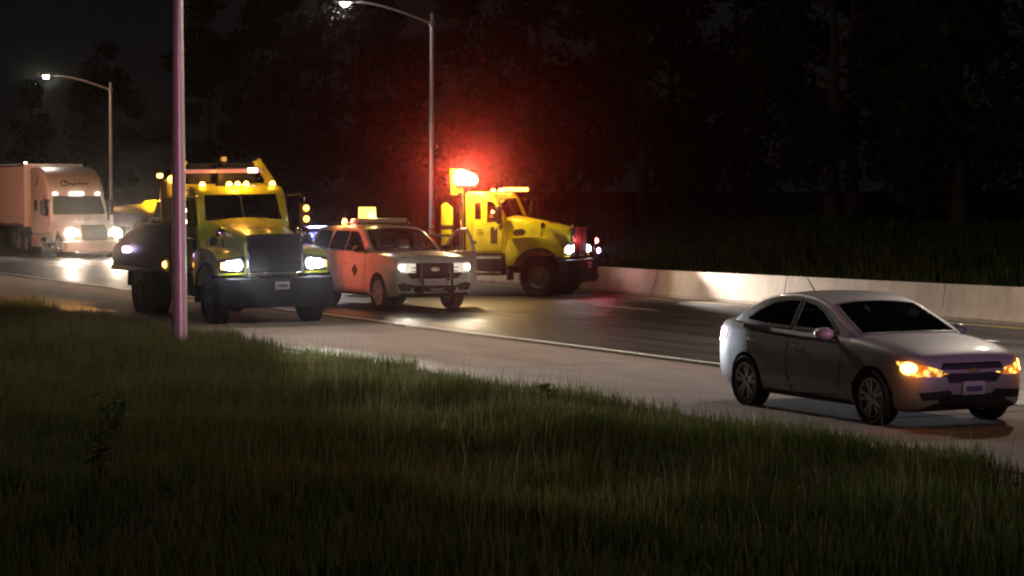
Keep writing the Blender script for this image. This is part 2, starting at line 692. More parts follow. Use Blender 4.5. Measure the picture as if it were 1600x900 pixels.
marks = empty('road_markings')
tag(marks, None, None, kind='structure')
el = []
k = X0
while k < X1:
    el.append(k)
    k += 3.0
mb = MB()
for a in el:
    w = 0.06 + 0.008 * math.sin(a)
    mb.add([(a, EDGE_Y - w, 0.004), (a + 2.96, EDGE_Y - w, 0.004), (a + 2.96, EDGE_Y + w, 0.004),
            (a, EDGE_Y + w, 0.004)], [(0, 1, 2, 3)])
mb.build('edge_line', 'road_paint', marks, smooth=False)
mb = MB()
mb.add([(X0, BAR_Y - 0.62, 0.004), (X1, BAR_Y - 0.62, 0.004), (X1, BAR_Y - 0.50, 0.004), (X0, BAR_Y - 0.50, 0.004)],
       [(0, 1, 2, 3)])
mb.build('median_line', 'yellow_paint_line', marks, smooth=False)
dash_me = MB().add([(-1.52, -0.09, 0), (1.52, -0.09, 0), (1.52, 0.09, 0), (-1.52, 0.09, 0)], [(0, 1, 2, 3)]).mesh()
dash_me.materials.append(M['road_paint'])
for line, ph in ((EDGE_Y + 3.66, -46.45 + 200 - 12 * 12.2), (EDGE_Y + 7.32, -47.05 + 200 - 12 * 12.2)):
    for i in range(22):
        s = bpy.data.objects.new('lane_dash', dash_me)
        C.objects.link(s)
        s.parent = marks
        s.location = (-200 + ph + i * 12.2, line, 0.004)

# ------------------------------------------------------------------ concrete median barrier
barrier = empty('concrete_barrier', (0, BAR_Y, 0))
tag(barrier, 'long beige concrete median barrier with vertical joints beside the far lane', 'barrier')
SEC = 6.1
for i in range(30):
    xa = -45.84 + (i - 18) * SEC
    def bh(x):
        return 0.66 + 0.14 * min(1, max(0, (x + 54) / 24))
    mb = MB()
    g = 0.012
    prof = lambda h: [(0.0, -0.05), (0.0, 0.08), (0.13, 0.30), (0.20, h - 0.02), (0.215, h), (0.385, h), (0.40, h - 0.02),
                      (0.47, 0.30), (0.60, 0.08), (0.60, -0.05)]
    a, b = prof(bh(xa)), prof(bh(xa + SEC))
    n = len(a)
    mb.add([(xa + g, p[0], p[1]) for p in a] + [(xa + SEC - g, p[0], p[1]) for p in b],
           [(j, (j + 1) % n, (j + 1) % n + n, j + n) for j in range(n)]
           + [tuple(range(n - 1, -1, -1)), tuple(range(n, 2 * n))])
    mb.build('barrier_section', 'concrete_wall', barrier, angle=30)


# ------------------------------------------------------------------ street lights
def street_light(loc, h, arm, lit=True, label='', r0=0.105, r1=0.065, group='street lights along the median',
                 name='street_light', pm='galvanised', power=3000.0, turn=0.0, ahead=0.0, back=-0.36):
    t = empty(name, loc, (0, 0, turn))
    tag(t, label, 'street light', group)
    MB().tube([(0, 0, 0.0), (0, 0, 0.3), (0, 0, h)], [r0, r0, r1], 16).build('pole', pm, t)
    b = MB().box((0, 0, 0.03), (r0 * 3.6, r0 * 3.6, 0.06))
    for sx in (-1, 1):
        for sy in (-1, 1):
            b.tube([(sx * r0 * 1.4, sy * r0 * 1.4, 0.05), (sx * r0 * 1.4, sy * r0 * 1.4, 0.13)], 0.02, 8)
    b.build('base_plate', 'galvanised', t)
    MB().box((r0 * 0.93, 0, 0.62), (0.03, r0 * 1.1, 0.34)).build('access_cover', pm, t, bevel=0.008)
    pts = []
    for i in range(9):
        k = i / 8
        pts.append((0, -arm * k, h - 0.35 + 0.62 * math.sin(k * math.pi / 2)))
    MB().tube(pts, [0.045 - 0.012 * i / 8 for i in range(9)], 10).build('arm', pm, t)
    MB().box((0, 0, h - 0.35), (r1 * 2.6, r1 * 2.8, 0.16)).build('arm_bracket', pm, t, bevel=0.02)
    z = h + 0.27
    prof = [(-0.36, 0.0), (-0.30, 0.09), (0.05, 0.13), (0.30, 0.08), (0.36, 0.0), (0.30, -0.05), (-0.30, -0.05)]
    head = MB().prism([(-arm - 0.25 + p[0], z + p[1]) for p in prof], -0.15, 0.15, 'x').build('lamp_head', 'lamp_housing', t, bevel=0.02)
    lens = MB().lathe([(0.0, -0.17), (0.07, -0.155), (0.12, -0.11), (0.145, -0.04)], (0, -arm - 0.25, z), 'z', 20)
    lens.build('lamp_lens', 'lamp_white' if lit else 'cone_white', head)
    if lit:
        spot('lamp_light', (0, -arm - 0.25, z - 0.22), (ahead, back, -1), power, (1.0, 0.84, 0.69), t, 130, 0.6, 0.12)
        point('lamp_glow', (0, -arm - 0.25, z - 0.26), 30, (1.0, 0.90, 0.78), t, 0.1)
    return t


for (x, lab) in ((-103.4, 'galvanised street light with glowing lamp, rising behind the semi truck'),
                 (-67.7, 'galvanised street light rising between the white SUV and the broadside yellow truck'),
                 (-32.5, 'galvanised median street light standing ahead of the second one, past the frame'),
                 (4.0, 'galvanised median street light farthest ahead, past the frame'),
                 (-136.2, 'galvanised median street light farthest back, past the frame')):
    street_light((x, BAR_Y + 0.95, ground_z(x, BAR_Y + 0.95)), 7.75 if x < -100 else 8.45, 2.75, True, lab, power=1100.0 if x < -100 else 3300.0)
street_light((-38.4, 12.6, ground_z(-38.4, 12.6) - 0.02), 9.6, 2.4, True,
             'pink lit tall metal pole standing in the grass in front of the yellow truck', 0.135, 0.07, None,
             'roadside_pole', 'painted_pole', 2500.0, math.pi, -0.50, 0.22)
street_light((-3.2, 12.6, ground_z(-3.2, 12.6) - 0.02), 9.6, 2.4, True,
             'tall metal roadside light next along the verge from the pink lit pole, past the frame', 0.135, 0.07, None,
             'roadside_pole', 'painted_pole', 800.0, math.pi, 0.35, 0.35)


# ------------------------------------------------------------------ wheels
WHEELS = {}


def wheel_meshes(Rr, W, rim, style):
    key = (Rr, W, rim, style)
    if key in WHEELS:
        return WHEELS[key]
    h = W / 2
    t = MB().lathe([(rim * 0.97, -h * 0.8), (Rr * 0.84, -h * 0.98), (Rr * 0.93, -h), (Rr * 0.985, -h * 0.84), (Rr, -h * 0.62),
                    (Rr, h * 0.62), (Rr * 0.985, h * 0.84), (Rr * 0.93, h), (Rr * 0.84, h * 0.98), (rim * 0.97, h * 0.8)],
                   n=36)
    if style == 'truck':
        for k in range(36):
            a = 2 * math.pi * k / 36
            t.box((Rr * math.cos(a), h * 0.78, Rr * math.sin(a)), (0.03, h * 0.3, 0.05), (0, -a, 0))
            t.box((Rr * math.cos(a), -h * 0.78, Rr * math.sin(a)), (0.03, h * 0.3, 0.05), (0, -a, 0))
    tm = t.mesh()
    tm.materials.append(M['rubber'])
    r = MB()
    if style == 'truck':
        r.lathe([(rim * 1.0, -h * 0.84), (rim * 1.03, -h * 0.88), (rim * 0.92, -h * 0.80), (rim * 0.88, -h * 0.35),
                 (rim * 0.70, -h * 0.18), (rim * 0.42, -h * 0.30), (rim * 0.40, -h * 0.78), (rim * 0.30, -h * 0.92), (0.0, -h * 0.95)], n=28)
        for k in range(10):
            a = 2 * math.pi * k / 10
            r.tube([(rim * 0.55 * math.cos(a), -h * 0.2, rim * 0.55 * math.sin(a)),
                    (rim * 0.55 * math.cos(a), -h * 0.36, rim * 0.55 * math.sin(a))], 0.018, 6)
        mt = 'steel_wheel'
    else:
        r.lathe([(rim * 0.97, h * 0.75), (rim * 0.90, h * 0.6), (rim * 0.90, -h * 0.62), (rim * 0.97, -h * 0.86),
                 (rim * 1.02, -h * 0.88), (rim * 1.0, -h * 0.8)], n=32)
        r.lathe([(rim * 0.9, h * 0.25), (0.0, h * 0.2)], n=24)
        for k in range(10 if style == 'alloy10' else 12):
            n = 10 if style == 'alloy10' else 12
            a = 2 * math.pi * k / n + (0.10 if k % 2 else -0.10)
            ca, sa = math.cos(a), math.sin(a)
            w1, w2 = 0.026, 0.019
            q = []
            for (rr, w, y0, y1) in ((rim * 0.12, w1, -h * 0.68, -h * 0.45), (rim * 0.93, w2, -h * 0.80, -h * 0.6)):
                for (s, yy) in ((-1, y0), (1, y0), (1, y1), (-1, y1)):
                    q.append((rr * ca - s * w * sa, yy, rr * sa + s * w * ca))
            r.add(q, [(0, 1, 2, 3), (7, 6, 5, 4), (0, 4, 5, 1), (1, 5, 6, 2), (2, 6, 7, 3), (3, 7, 4, 0)])
        r.lathe([(0.0, -h * 0.78), (rim * 0.16, -h * 0.76), (rim * 0.24, -h * 0.68), (rim * 0.25, -h * 0.4)], n=18)
        mt = 'alloy'
    rm = r.mesh()
    rm.materials.append(M[mt])
    for me in (tm, rm):
        me.polygons.foreach_set('use_smooth', [True] * len(me.polygons))
        me.set_sharp_from_angle(angle=R(35))
    WHEELS[key] = (rm, tm)
    return WHEELS[key]


def wheel(parent, x, y, Rr, W, rim, style, steer=0.0):
    rm, tm = wheel_meshes(Rr, W, rim, style)
    o = bpy.data.objects.new('wheel', rm)
    C.objects.link(o)
    o.parent = parent
    o.location = (x, y, Rr - 0.006)
    o.rotation_euler = (0, x * 1.3 + 0.4, (math.pi if y > 0 else 0) + steer)
    t = bpy.data.objects.new('tyre', tm)
    C.objects.link(t)
    t.parent = o
    return o


# ------------------------------------------------------------------ passenger cars
def car_body(spec, parent, paint):
    """lower body: lofted, wheel arches cut; returns its BVH"""
    w, zs, zc, zb = (keys(spec[k]) for k in ('w', 'zs', 'zc', 'zb'))
    sec = spec['sec']
    c0, c1, ztub = spec['cabin']

    def ring(x):
        W, s, c, b = w(x), zs(x), zc(x), zb(x)
        h = [(0, b), (W * 0.55, b)]
        for (t, k) in sec:
            h.append((W * k, b + (s - b) * t))
        yk = h[-1][0]
        if c1 < x < c0:
            h += [(yk * 0.965, s - 0.01), (yk * 0.95, ztub), (yk * 0.5, ztub), (0, ztub)]
        else:
            h += [(yk * 0.93, s + (c - s) * 0.38), (yk * 0.72, s + (c - s) * 0.72), (yk * 0.4, s + (c - s) * 0.93), (0, c)]
        return h
    xs = sorted(set(list(np.linspace(spec['x0'], spec['x1'], 84)) + spec.get('xs', []) + [c0 - 0.001, c0 + 0.03, c1 + 0.001, c1 - 0.03]))
    me = loft(xs, ring).mesh()
    cut = []
    for ax in spec['axles']:
        for s in (-1, 1):
            cut.append(MB().lathe([(0, s * 0.58), (spec['arch'], s * 0.58), (spec['arch'], s * 1.4), (0, s * 1.4)],
                                  (ax, 0, spec['axz']), 'y', 40).mesh())
    solid = bvh_of(me)
    me2 = boolean(me, cut)
    me2.materials.clear()
    me2.materials.append(M[paint])
    me2.materials.append(M['interior'])
    for p in me2.polygons:
        x, y, z = p.center
        dark = c1 - 0.02 < x < c0 + 0.05 and z < zs(x) - 0.012 and abs(p.normal.z) > 0.3 and z > zs(x) - 0.4 and abs(y) < w(x) * 0.88
        if c1 - 0.02 < x < c0 + 0.05 and abs(y) < w(x) * 0.845 and z > 0.6 and z < zs(x) + (0.03 if x > c1 + 0.35 else -0.02):
            dark = True
        for ax in spec['axles']:
            dd = math.hypot(x - ax, z - spec['axz'])
            if dd < spec['arch'] + 0.004 and abs(y) > 0.5:
                dark = True
        if z < zb(x) + 0.02:
            dark = True
        p.material_index = 1 if dark else 0
    o = finish('body', me2, None, parent, True, 32)
    return solid, o


def greenhouse(spec, parent, paint, pane_mat):
    wb, zt = keys(spec['wb']), keys(spec['zt'])
    zbelt, k = spec['zbelt'], spec['k']

    def ring(x):
        W, t = wb(x), max(zt(x), zbelt + 0.03)
        h = [(0, zbelt - 0.04), (W * 0.5, zbelt - 0.04), (W, zbelt - 0.04)]
        cr = spec.get('corner', 0.055)
        n = 16
        for i in range(1, n + 1):
            z = zbelt - 0.04 + (t - cr - zbelt + 0.04) * i / n
            h.append((W - k * (z - zbelt) - 0.02 * max(0, (z - zbelt)) ** 2, z))
        y0, z0 = h[-1]
        for a in (25, 50, 72):
            h.append((y0 - cr * 1.1 * (1 - math.cos(R(a))), z0 + cr * math.sin(R(a)) * 0.92))
        y1, z1 = h[-1]
        for q in np.linspace(0.94, 0, 16):
            h.append((y1 * q, z1 + (1 - q * q) * spec.get('crown', 0.03)))
        return h
    xs = sorted(set(list(np.linspace(spec['g0'], spec['g1'], 110)) + spec.get('gxs', [])))
    me = loft(xs, ring).mesh()
    solid = bvh_of(me)
    bm = bmesh.new()
    bm.from_mesh(me)
    bm.normal_update()
    kill = []
    for f in bm.faces:
        c = f.calc_center_median()
        n = f.normal
        if c.z < zbelt - 0.02 and n.z < -0.5:
            kill.append(f)
            continue
        if abs(n.y) > 0.55 and any(in_poly((c.x, c.z), p) for (nm, p) in spec['side']):
            kill.append(f)
            continue
        if n.z > 0.05 and abs(n.x) > 0.12 and any(in_poly((c.x, c.y), p) for (nm, p) in spec['topglass']):
            kill.append(f)
    bmesh.ops.delete(bm, geom=kill, context='FACES')
    me2 = bpy.data.meshes.new('m')
    bm.to_mesh(me2)
    bm.free()
    finish('roof', me2, paint, parent, True, 40)
    for nm, p in spec['side']:
        for s in ('right', 'left'):
            if (nm, s) in spec.get('skip', []):
                continue
            g = patch(p, s, solid, nm, pane_mat, parent, off=0.004, step=0.12, depth=0.004)
            ribbon(p, 0.035, s, solid, 'window_seal', spec.get('seal', 'black_plastic'), g, off=0.008, closed=True)
    for nm, p in spec['topglass']:
        g = patch(p, 'top', solid, nm, pane_mat, parent, off=0.004, step=0.12, depth=0.004)
        ribbon(p, 0.04, 'top', solid, 'window_seal', 'black_plastic', g, off=0.007, closed=True)
    return solid


def seat(parent, x, y, z, hgt=0.62, w=0.46):
    m = MB()
    m.box((x, y, z + hgt * 0.45), (0.14, w, hgt * 0.9), (0, -0.22, 0))
    m.box((x - 0.17, y, z + hgt * 1.08), (0.10, 0.26, 0.18), (0, -0.22, 0))
    m.tube([(x - 0.12, y - 0.06, z + hgt * 0.85), (x - 0.16, y - 0.06, z + hgt * 1.05)], 0.01, 6)
    m.tube([(x - 0.12, y + 0.06, z + hgt * 0.85), (x - 0.16, y + 0.06, z + hgt * 1.05)], 0.01, 6)
    return m.build('seat', 'seat_fabric', parent, bevel=0.035)


def mirror(parent, x, y, z, paint, s=1.0):
    sg = 1 if y > 0 else -1
    m = MB()
    prof = [(-0.10, 0.6), (-0.085, 0.9), (-0.03, 1.0), (0.04, 0.92), (0.09, 0.6), (0.11, 0.25)]
    pts, n = [], 14
    mb = MB()
    rings = []
    for (dx, k) in prof:
        rings.append([(x + dx * s, y + sg * 0.0 + 0.115 * s * k * math.cos(2 * math.pi * i / n) * (1.0),
                       z + 0.075 * s * k * math.sin(2 * math.pi * i / n)) for i in range(n)])
    vs = [v for r in rings for v in r]
    fs = [(i * n + q, i * n + (q + 1) % n, (i + 1) * n + (q + 1) % n, (i + 1) * n + q) for i in range(len(rings) - 1) for q in range(n)]
    fs += [tuple(range(n)), tuple(range(len(rings) * n - 1, (len(rings) - 1) * n - 1, -1))]
    mb.add(vs, fs)
    o = mb.build('side_mirror', paint, parent, angle=60)
    MB().tube([(x - 0.02, y - sg * 0.20 * s, z - 0.05), (x, y - sg * 0.05 * s, z - 0.045)], 0.028 * s, 8).build('mirror_stalk', 'black_plastic', o)
    return o


SEDAN = dict(
    x0=0.93, x1=-3.67, xs=[0.925, 0.915, 0.90, -3.665, -3.655, -3.64],
    w=[(0.93, .52), (0.915, .60), (0.87, .70), (0.75, .785), (0.55, .84), (0.25, .875), (0, .888), (-1.3, .898), (-2.6, .893), (-3.1, .86), (-3.4, .79), (-3.58, .70), (-3.655, .60), (-3.67, .5)],
    zs=[(0.93, .60), (0.90, .70), (0.82, .775), (0.6, .835), (0.2, .90), (-0.5, .965), (-1.5, .985), (-2.6, 1.02), (-3.1, 1.035), (-3.5, 1.02), (-3.62, .97), (-3.67, .86)],
    zc=[(0.93, .62), (0.90, .74), (0.82, .82), (0.6, .89), (0.2, .96), (-0.5, 1.03), (-1.5, 1.03), (-2.9, 1.09), (-3.1, 1.10), (-3.55, 1.10), (-3.63, 1.03), (-3.67, .90)],
    zb=[(0.93, .30), (0.85, .22), (0.5, .18), (-3.0, .19), (-3.5, .26), (-3.67, .36)],
    sec=[(0.0, .80), (0.03, .90), (0.10, .955), (0.22, .985), (0.38, .998), (0.52, 1.0), (0.64, .996), (0.72, .988), (0.78, .972), (0.88, .955), (0.95, .935), (1.0, .905)],
    cabin=(-0.62, -3.0, 0.86), axles=(0.0, -2.685), arch=0.365, axz=0.325,
    wb=[(-0.3, .70), (-0.6, .79), (-1.2, .812), (-2.4, .81), (-3.0, .77), (-3.3, .70)],
    zt=[(-0.36, .97), (-0.50, 1.045), (-0.9, 1.225), (-1.18, 1.345), (-1.5, 1.418), (-1.9, 1.452), (-2.25, 1.435), (-2.6, 1.365), (-2.9, 1.245), (-3.2, 1.115), (-3.36, 1.04)],
    zbelt=0.98, k=0.46, g0=-0.36, g1=-3.36, corner=0.06, crown=0.028,
    side=[('front_door_window', [(-0.80, 1.03), (-1.00, 1.145), (-1.22, 1.26), (-1.45, 1.335), (-1.70, 1.368), (-1.72, 1.035)]),
          ('rear_door_window', [(-1.80, 1.035), (-1.78, 1.374), (-2.05, 1.370), (-2.35, 1.325), (-2.62, 1.23), (-2.84, 1.115), (-2.80, 1.07), (-2.5, 1.05)])],
    topglass=[('windshield', [(-0.46, -.68), (-0.43, -.3), (-0.42, 0), (-0.43, .3), (-0.46, .68), (-0.8, .64), (-1.16, .565), (-1.20, .3), (-1.21, 0), (-1.20, -.3), (-1.16, -.565), (-0.8, -.64)]),
              ('rear_window', [(-2.62, -.46), (-2.60, 0), (-2.62, .46), (-3.12, .52), (-3.16, 0), (-3.12, -.52)])],
)


for _k in ('w', 'zs', 'zc', 'zb'):
    SEDAN[_k] = [(x * .80 if x > 0 else x, v) for (x, v) in SEDAN[_k]]
SEDAN['x0'] *= .80
SEDAN['xs'] = [x * .80 if x > 0 else x for x in SEDAN['xs']]


def sedan(loc, heading, paint, label, group, lights):
    t = empty('sedan_car' if lights == 'hazard' else 'passenger_car', loc, (0, 0, heading))
    tag(t, label, 'car', group)
    solid, body = car_body(SEDAN, t, paint)
    gsolid = greenhouse(SEDAN, t, paint, 'tinted_glass')
    for (x, y) in ((0, -.79), (0, .79), (-2.685, -.79), (-2.685, .79)):
        wheel(t, x, y, .325, .215, .225, 'alloy10')
    for y in (-.36, .36):
        seat(t, -1.35, y, 0.60, 0.55)
    MB().box((-2.55, 0, 0.95), (0.16, 1.2, 0.5), (0, -0.3, 0)).build('rear_seat', 'seat_fabric', t, bevel=0.04)
    MB().box((-0.72, 0, 0.955), (0.34, 1.3, 0.12), (0, 0.15, 0)).build('dashboard', 'interior', t, bevel=0.03)
    MB().tube([(-0.98 + 0.06 * math.sin(a), .36 + .18 * math.cos(a), 0.95 + .17 * math.sin(a)) for a in np.linspace(0, 2 * math.pi, 20)], 0.014, 8).build('steering_wheel', 'interior', t)
    for y in (-.97, .97):
        mirror(t, -0.80, y, 1.02, paint)
    # doors
    for s in ('right', 'left'):
        d1 = ribbon([(-0.62, 0.98), (-0.60, 0.62), (-0.66, 0.30), (-1.62, 0.26), (-1.74, 0.5), (-1.77, 1.0)], 0.012, s, solid, 'front_door_seam', 'seam', t, 0.002)
        ribbon([(-1.77, 1.0), (-1.74, 0.5), (-1.66, 0.26), (-2.28, 0.27), (-2.38, 0.50), (-2.62, 0.72), (-2.74, 1.02)], 0.012, s, solid, 'rear_door_seam', 'seam', t, 0.002)
        ribbon([(-0.70, 0.985), (-1.5, 1.0), (-2.3, 1.018), (-2.82, 1.035)], 0.018, s, solid, 'belt_trim', 'chrome', t, 0.012)
        sg = -1 if s == 'right' else 1
        for hx in (-1.58, -2.55):
            MB().tube([(hx + .09, sg * 0.882, .845), (hx + .05, sg * 0.912, .85), (hx - .05, sg * .912, .855), (hx - .09, sg * .882, .86)], 0.014, 8).build('door_handle', paint if paint != 'silver_paint' else 'chrome', t)
        ribbon([(0.30, .24), (-0.35, .235)] if False else [(-0.42, .235), (-2.28, .245)], 0.05, s, solid, 'sill_trim', 'black_plastic', t, 0.004)
    ribbon([(0.80, -.60), (0.2, -.70), (-0.42, -.74)], 0.012, 'top', solid, 'bonnet_seam', 'seam', t, 0.002)
    ribbon([(0.80, .60), (0.2, .70), (-0.42, .74)], 0.012, 'top', solid, 'bonnet_seam', 'seam', t, 0.002)
    # front: grille, intakes, plate
    gr = patch([(-.40, .735), (-.44, .66), (-.33, .53), (.33, .53), (.44, .66), (.40, .735)], 'front', solid, 'grille', 'black_plastic', t, 0.006)
    ribbon([(-.43, .655), (0, .645), (.43, .655)], 0.04, 'front', solid, 'grille_bar', paint, gr, 0.02)
    ribbon([(-.43, .675), (0, .668), (.43, .675)], 0.008, 'front', solid, 'grille_trim', 'chrome', gr, 0.02)
    ribbon([(-.40, .735), (-.44, .66), (-.33, .53), (.33, .53), (.44, .66), (.40, .735)], 0.016, 'front', solid, 'grille_surround', 'chrome', gr, 0.012, closed=True)
    patch([(-.085, .640), (-.028, .640), (-.028, .632), (.028, .632), (.028, .640), (.085, .640), (.07, .672), (.028, .672), (.028, .68), (-.028, .68), (-.028, .672), (-.07, .672)], 'front', solid, 'emblem', 'gold_mark', gr, 0.03, depth=0.014)
    patch([(-.50, .36), (-.42, .25), (.42, .25), (.50, .36), (.38, .39), (-.38, .39)], 'front', solid, 'lower_intake', 'black_plastic', t, 0.005)
    for sg in (-1, 1):
        patch([(sg * -.36, .34), (sg * -.02, .33), (sg * .02, .42), (sg * -.30, .44)], sg * 45, solid, 'fog_recess', 'black_plastic', t, 0.005)
    pl = MB().box((0.768, 0, .46), (0.02, .31, .155)).build('number_plate', 'plate', t, bevel=0.004)
    MB().box((0.780, 0, .45), (0.004, .22, .06)).build('plate_print', 'plate_print', pl)
    for sg in (-1, 1):
        hz = lights == 'hazard'
        poly = [(sg * -.33, .635), (sg * -.24, .60), (sg * .02, .60), (sg * .17, .665), (sg * .27, .765), (sg * .12, .765), (sg * -.1, .72)]
        hl = patch(poly, sg * 47, solid, 'headlight', 'amber_inner' if hz else 'headlight_cool', t, 0.008)
        if hz:
            q = [(sg * (.10 + .10 * math.cos(a)), .69 + .066 * math.sin(a)) for a in np.linspace(0, 2 * math.pi, 14)[:-1]]
            patch(q, sg * 47, solid, 'turn_lamp', 'amber_signal', hl, 0.016, depth=0.02)
            point('turn_lamp_light', (0.74, sg * 0.84, 0.70), 1.6, (1.0, 0.26, 0.03), t, 0.05)
        tl = patch([(sg * .05, .96), (sg * -.22, .95), (sg * -.20, .80), (sg * .10, .78), (sg * .20, .93)], 180 - sg * 45, solid, 'tail_light', 'tail_red' if hz else 'reflector_red', t, 0.008, shift=(-3.5, sg * .76))
    # antenna
    MB().tube([(-2.42, 0, 1.41), (-2.62, 0, 1.60)], [0.012, 0.006], 8).build('antenna', 'black_plastic', t)
    return t


sedan((-21.95, 16.37, 0), R(0.2), 'silver_paint', 'silver grey four-door sedan with amber turn lamps lit on the shoulder', None, 'hazard')

SUV = dict(
    x0=0.95, x1=-4.38, xs=[0.945, 0.93, 0.91, -4.375, -4.36, -4.33],
    w=[(0.95, .84), (0.935, .89), (0.88, .935), (0.74, .97), (0.4, .995), (0, 1.0), (-1.5, 1.01), (-3.6, 1.0), (-4.1, .97), (-4.3, .92), (-4.38, .82)],
    zs=[(0.95, 1.04), (0.92, 1.13), (0.86, 1.17), (0.5, 1.22), (-0.6, 1.28), (-2, 1.29), (-4.1, 1.30), (-4.33, 1.29), (-4.38, 1.22)],
    zc=[(0.95, 1.06), (0.92, 1.17), (0.86, 1.225), (0.5, 1.29), (-0.6, 1.35), (-2, 1.34), (-4.1, 1.33), (-4.33, 1.32), (-4.38, 1.24)],
    zb=[(0.95, .42), (0.85, .34), (0.4, .30), (-3.6, .30), (-4.2, .42), (-4.38, .48)],
    sec=[(0.0, .84), (0.03, .92), (0.09, .97), (0.2, .99), (0.45, 1.0), (0.65, 1.0), (0.78, .99), (0.86, .975), (0.94, .96), (1.0, .925)],
    cabin=(-0.72, -4.15, 1.16), axles=(0.0, -3.11), arch=0.46, axz=0.41,
    wb=[(-0.4, .86), (-0.7, .915), (-1.5, .935), (-3.5, .925), (-4.2, .90), (-4.40, .86)],
    zt=[(-0.46, 1.29), (-0.62, 1.37), (-1.0, 1.60), (-1.36, 1.80), (-1.7, 1.875), (-2.4, 1.895), (-3.4, 1.88), (-3.95, 1.865), (-4.15, 1.84), (-4.25, 1.74), (-4.32, 1.5), (-4.38, 1.32)],
    zbelt=1.28, k=0.33, g0=-0.46, g1=-4.38, corner=0.07, crown=0.03,
    side=[('front_door_window', [(-0.92, 1.33), (-1.10, 1.46), (-1.36, 1.63), (-1.62, 1.755), (-2.02, 1.765), (-2.04, 1.33)]),
          ('rear_door_window', [(-2.12, 1.33), (-2.10, 1.765), (-2.95, 1.765), (-3.06, 1.55), (-3.06, 1.33)]),
          ('cargo_window', [(-3.18, 1.34), (-3.18, 1.75), (-3.92, 1.74), (-4.04, 1.56), (-4.10, 1.36)])],
    topglass=[('windshield', [(-0.60, -.78), (-0.56, -.4), (-0.55, 0), (-0.56, .4), (-0.60, .78), (-1.0, .72), (-1.37, .64), (-1.40, .3), (-1.41, 0), (-1.40, -.3), (-1.37, -.64), (-1.0, -.72)])],
    skip=[('front_door_window', 'left')],
)


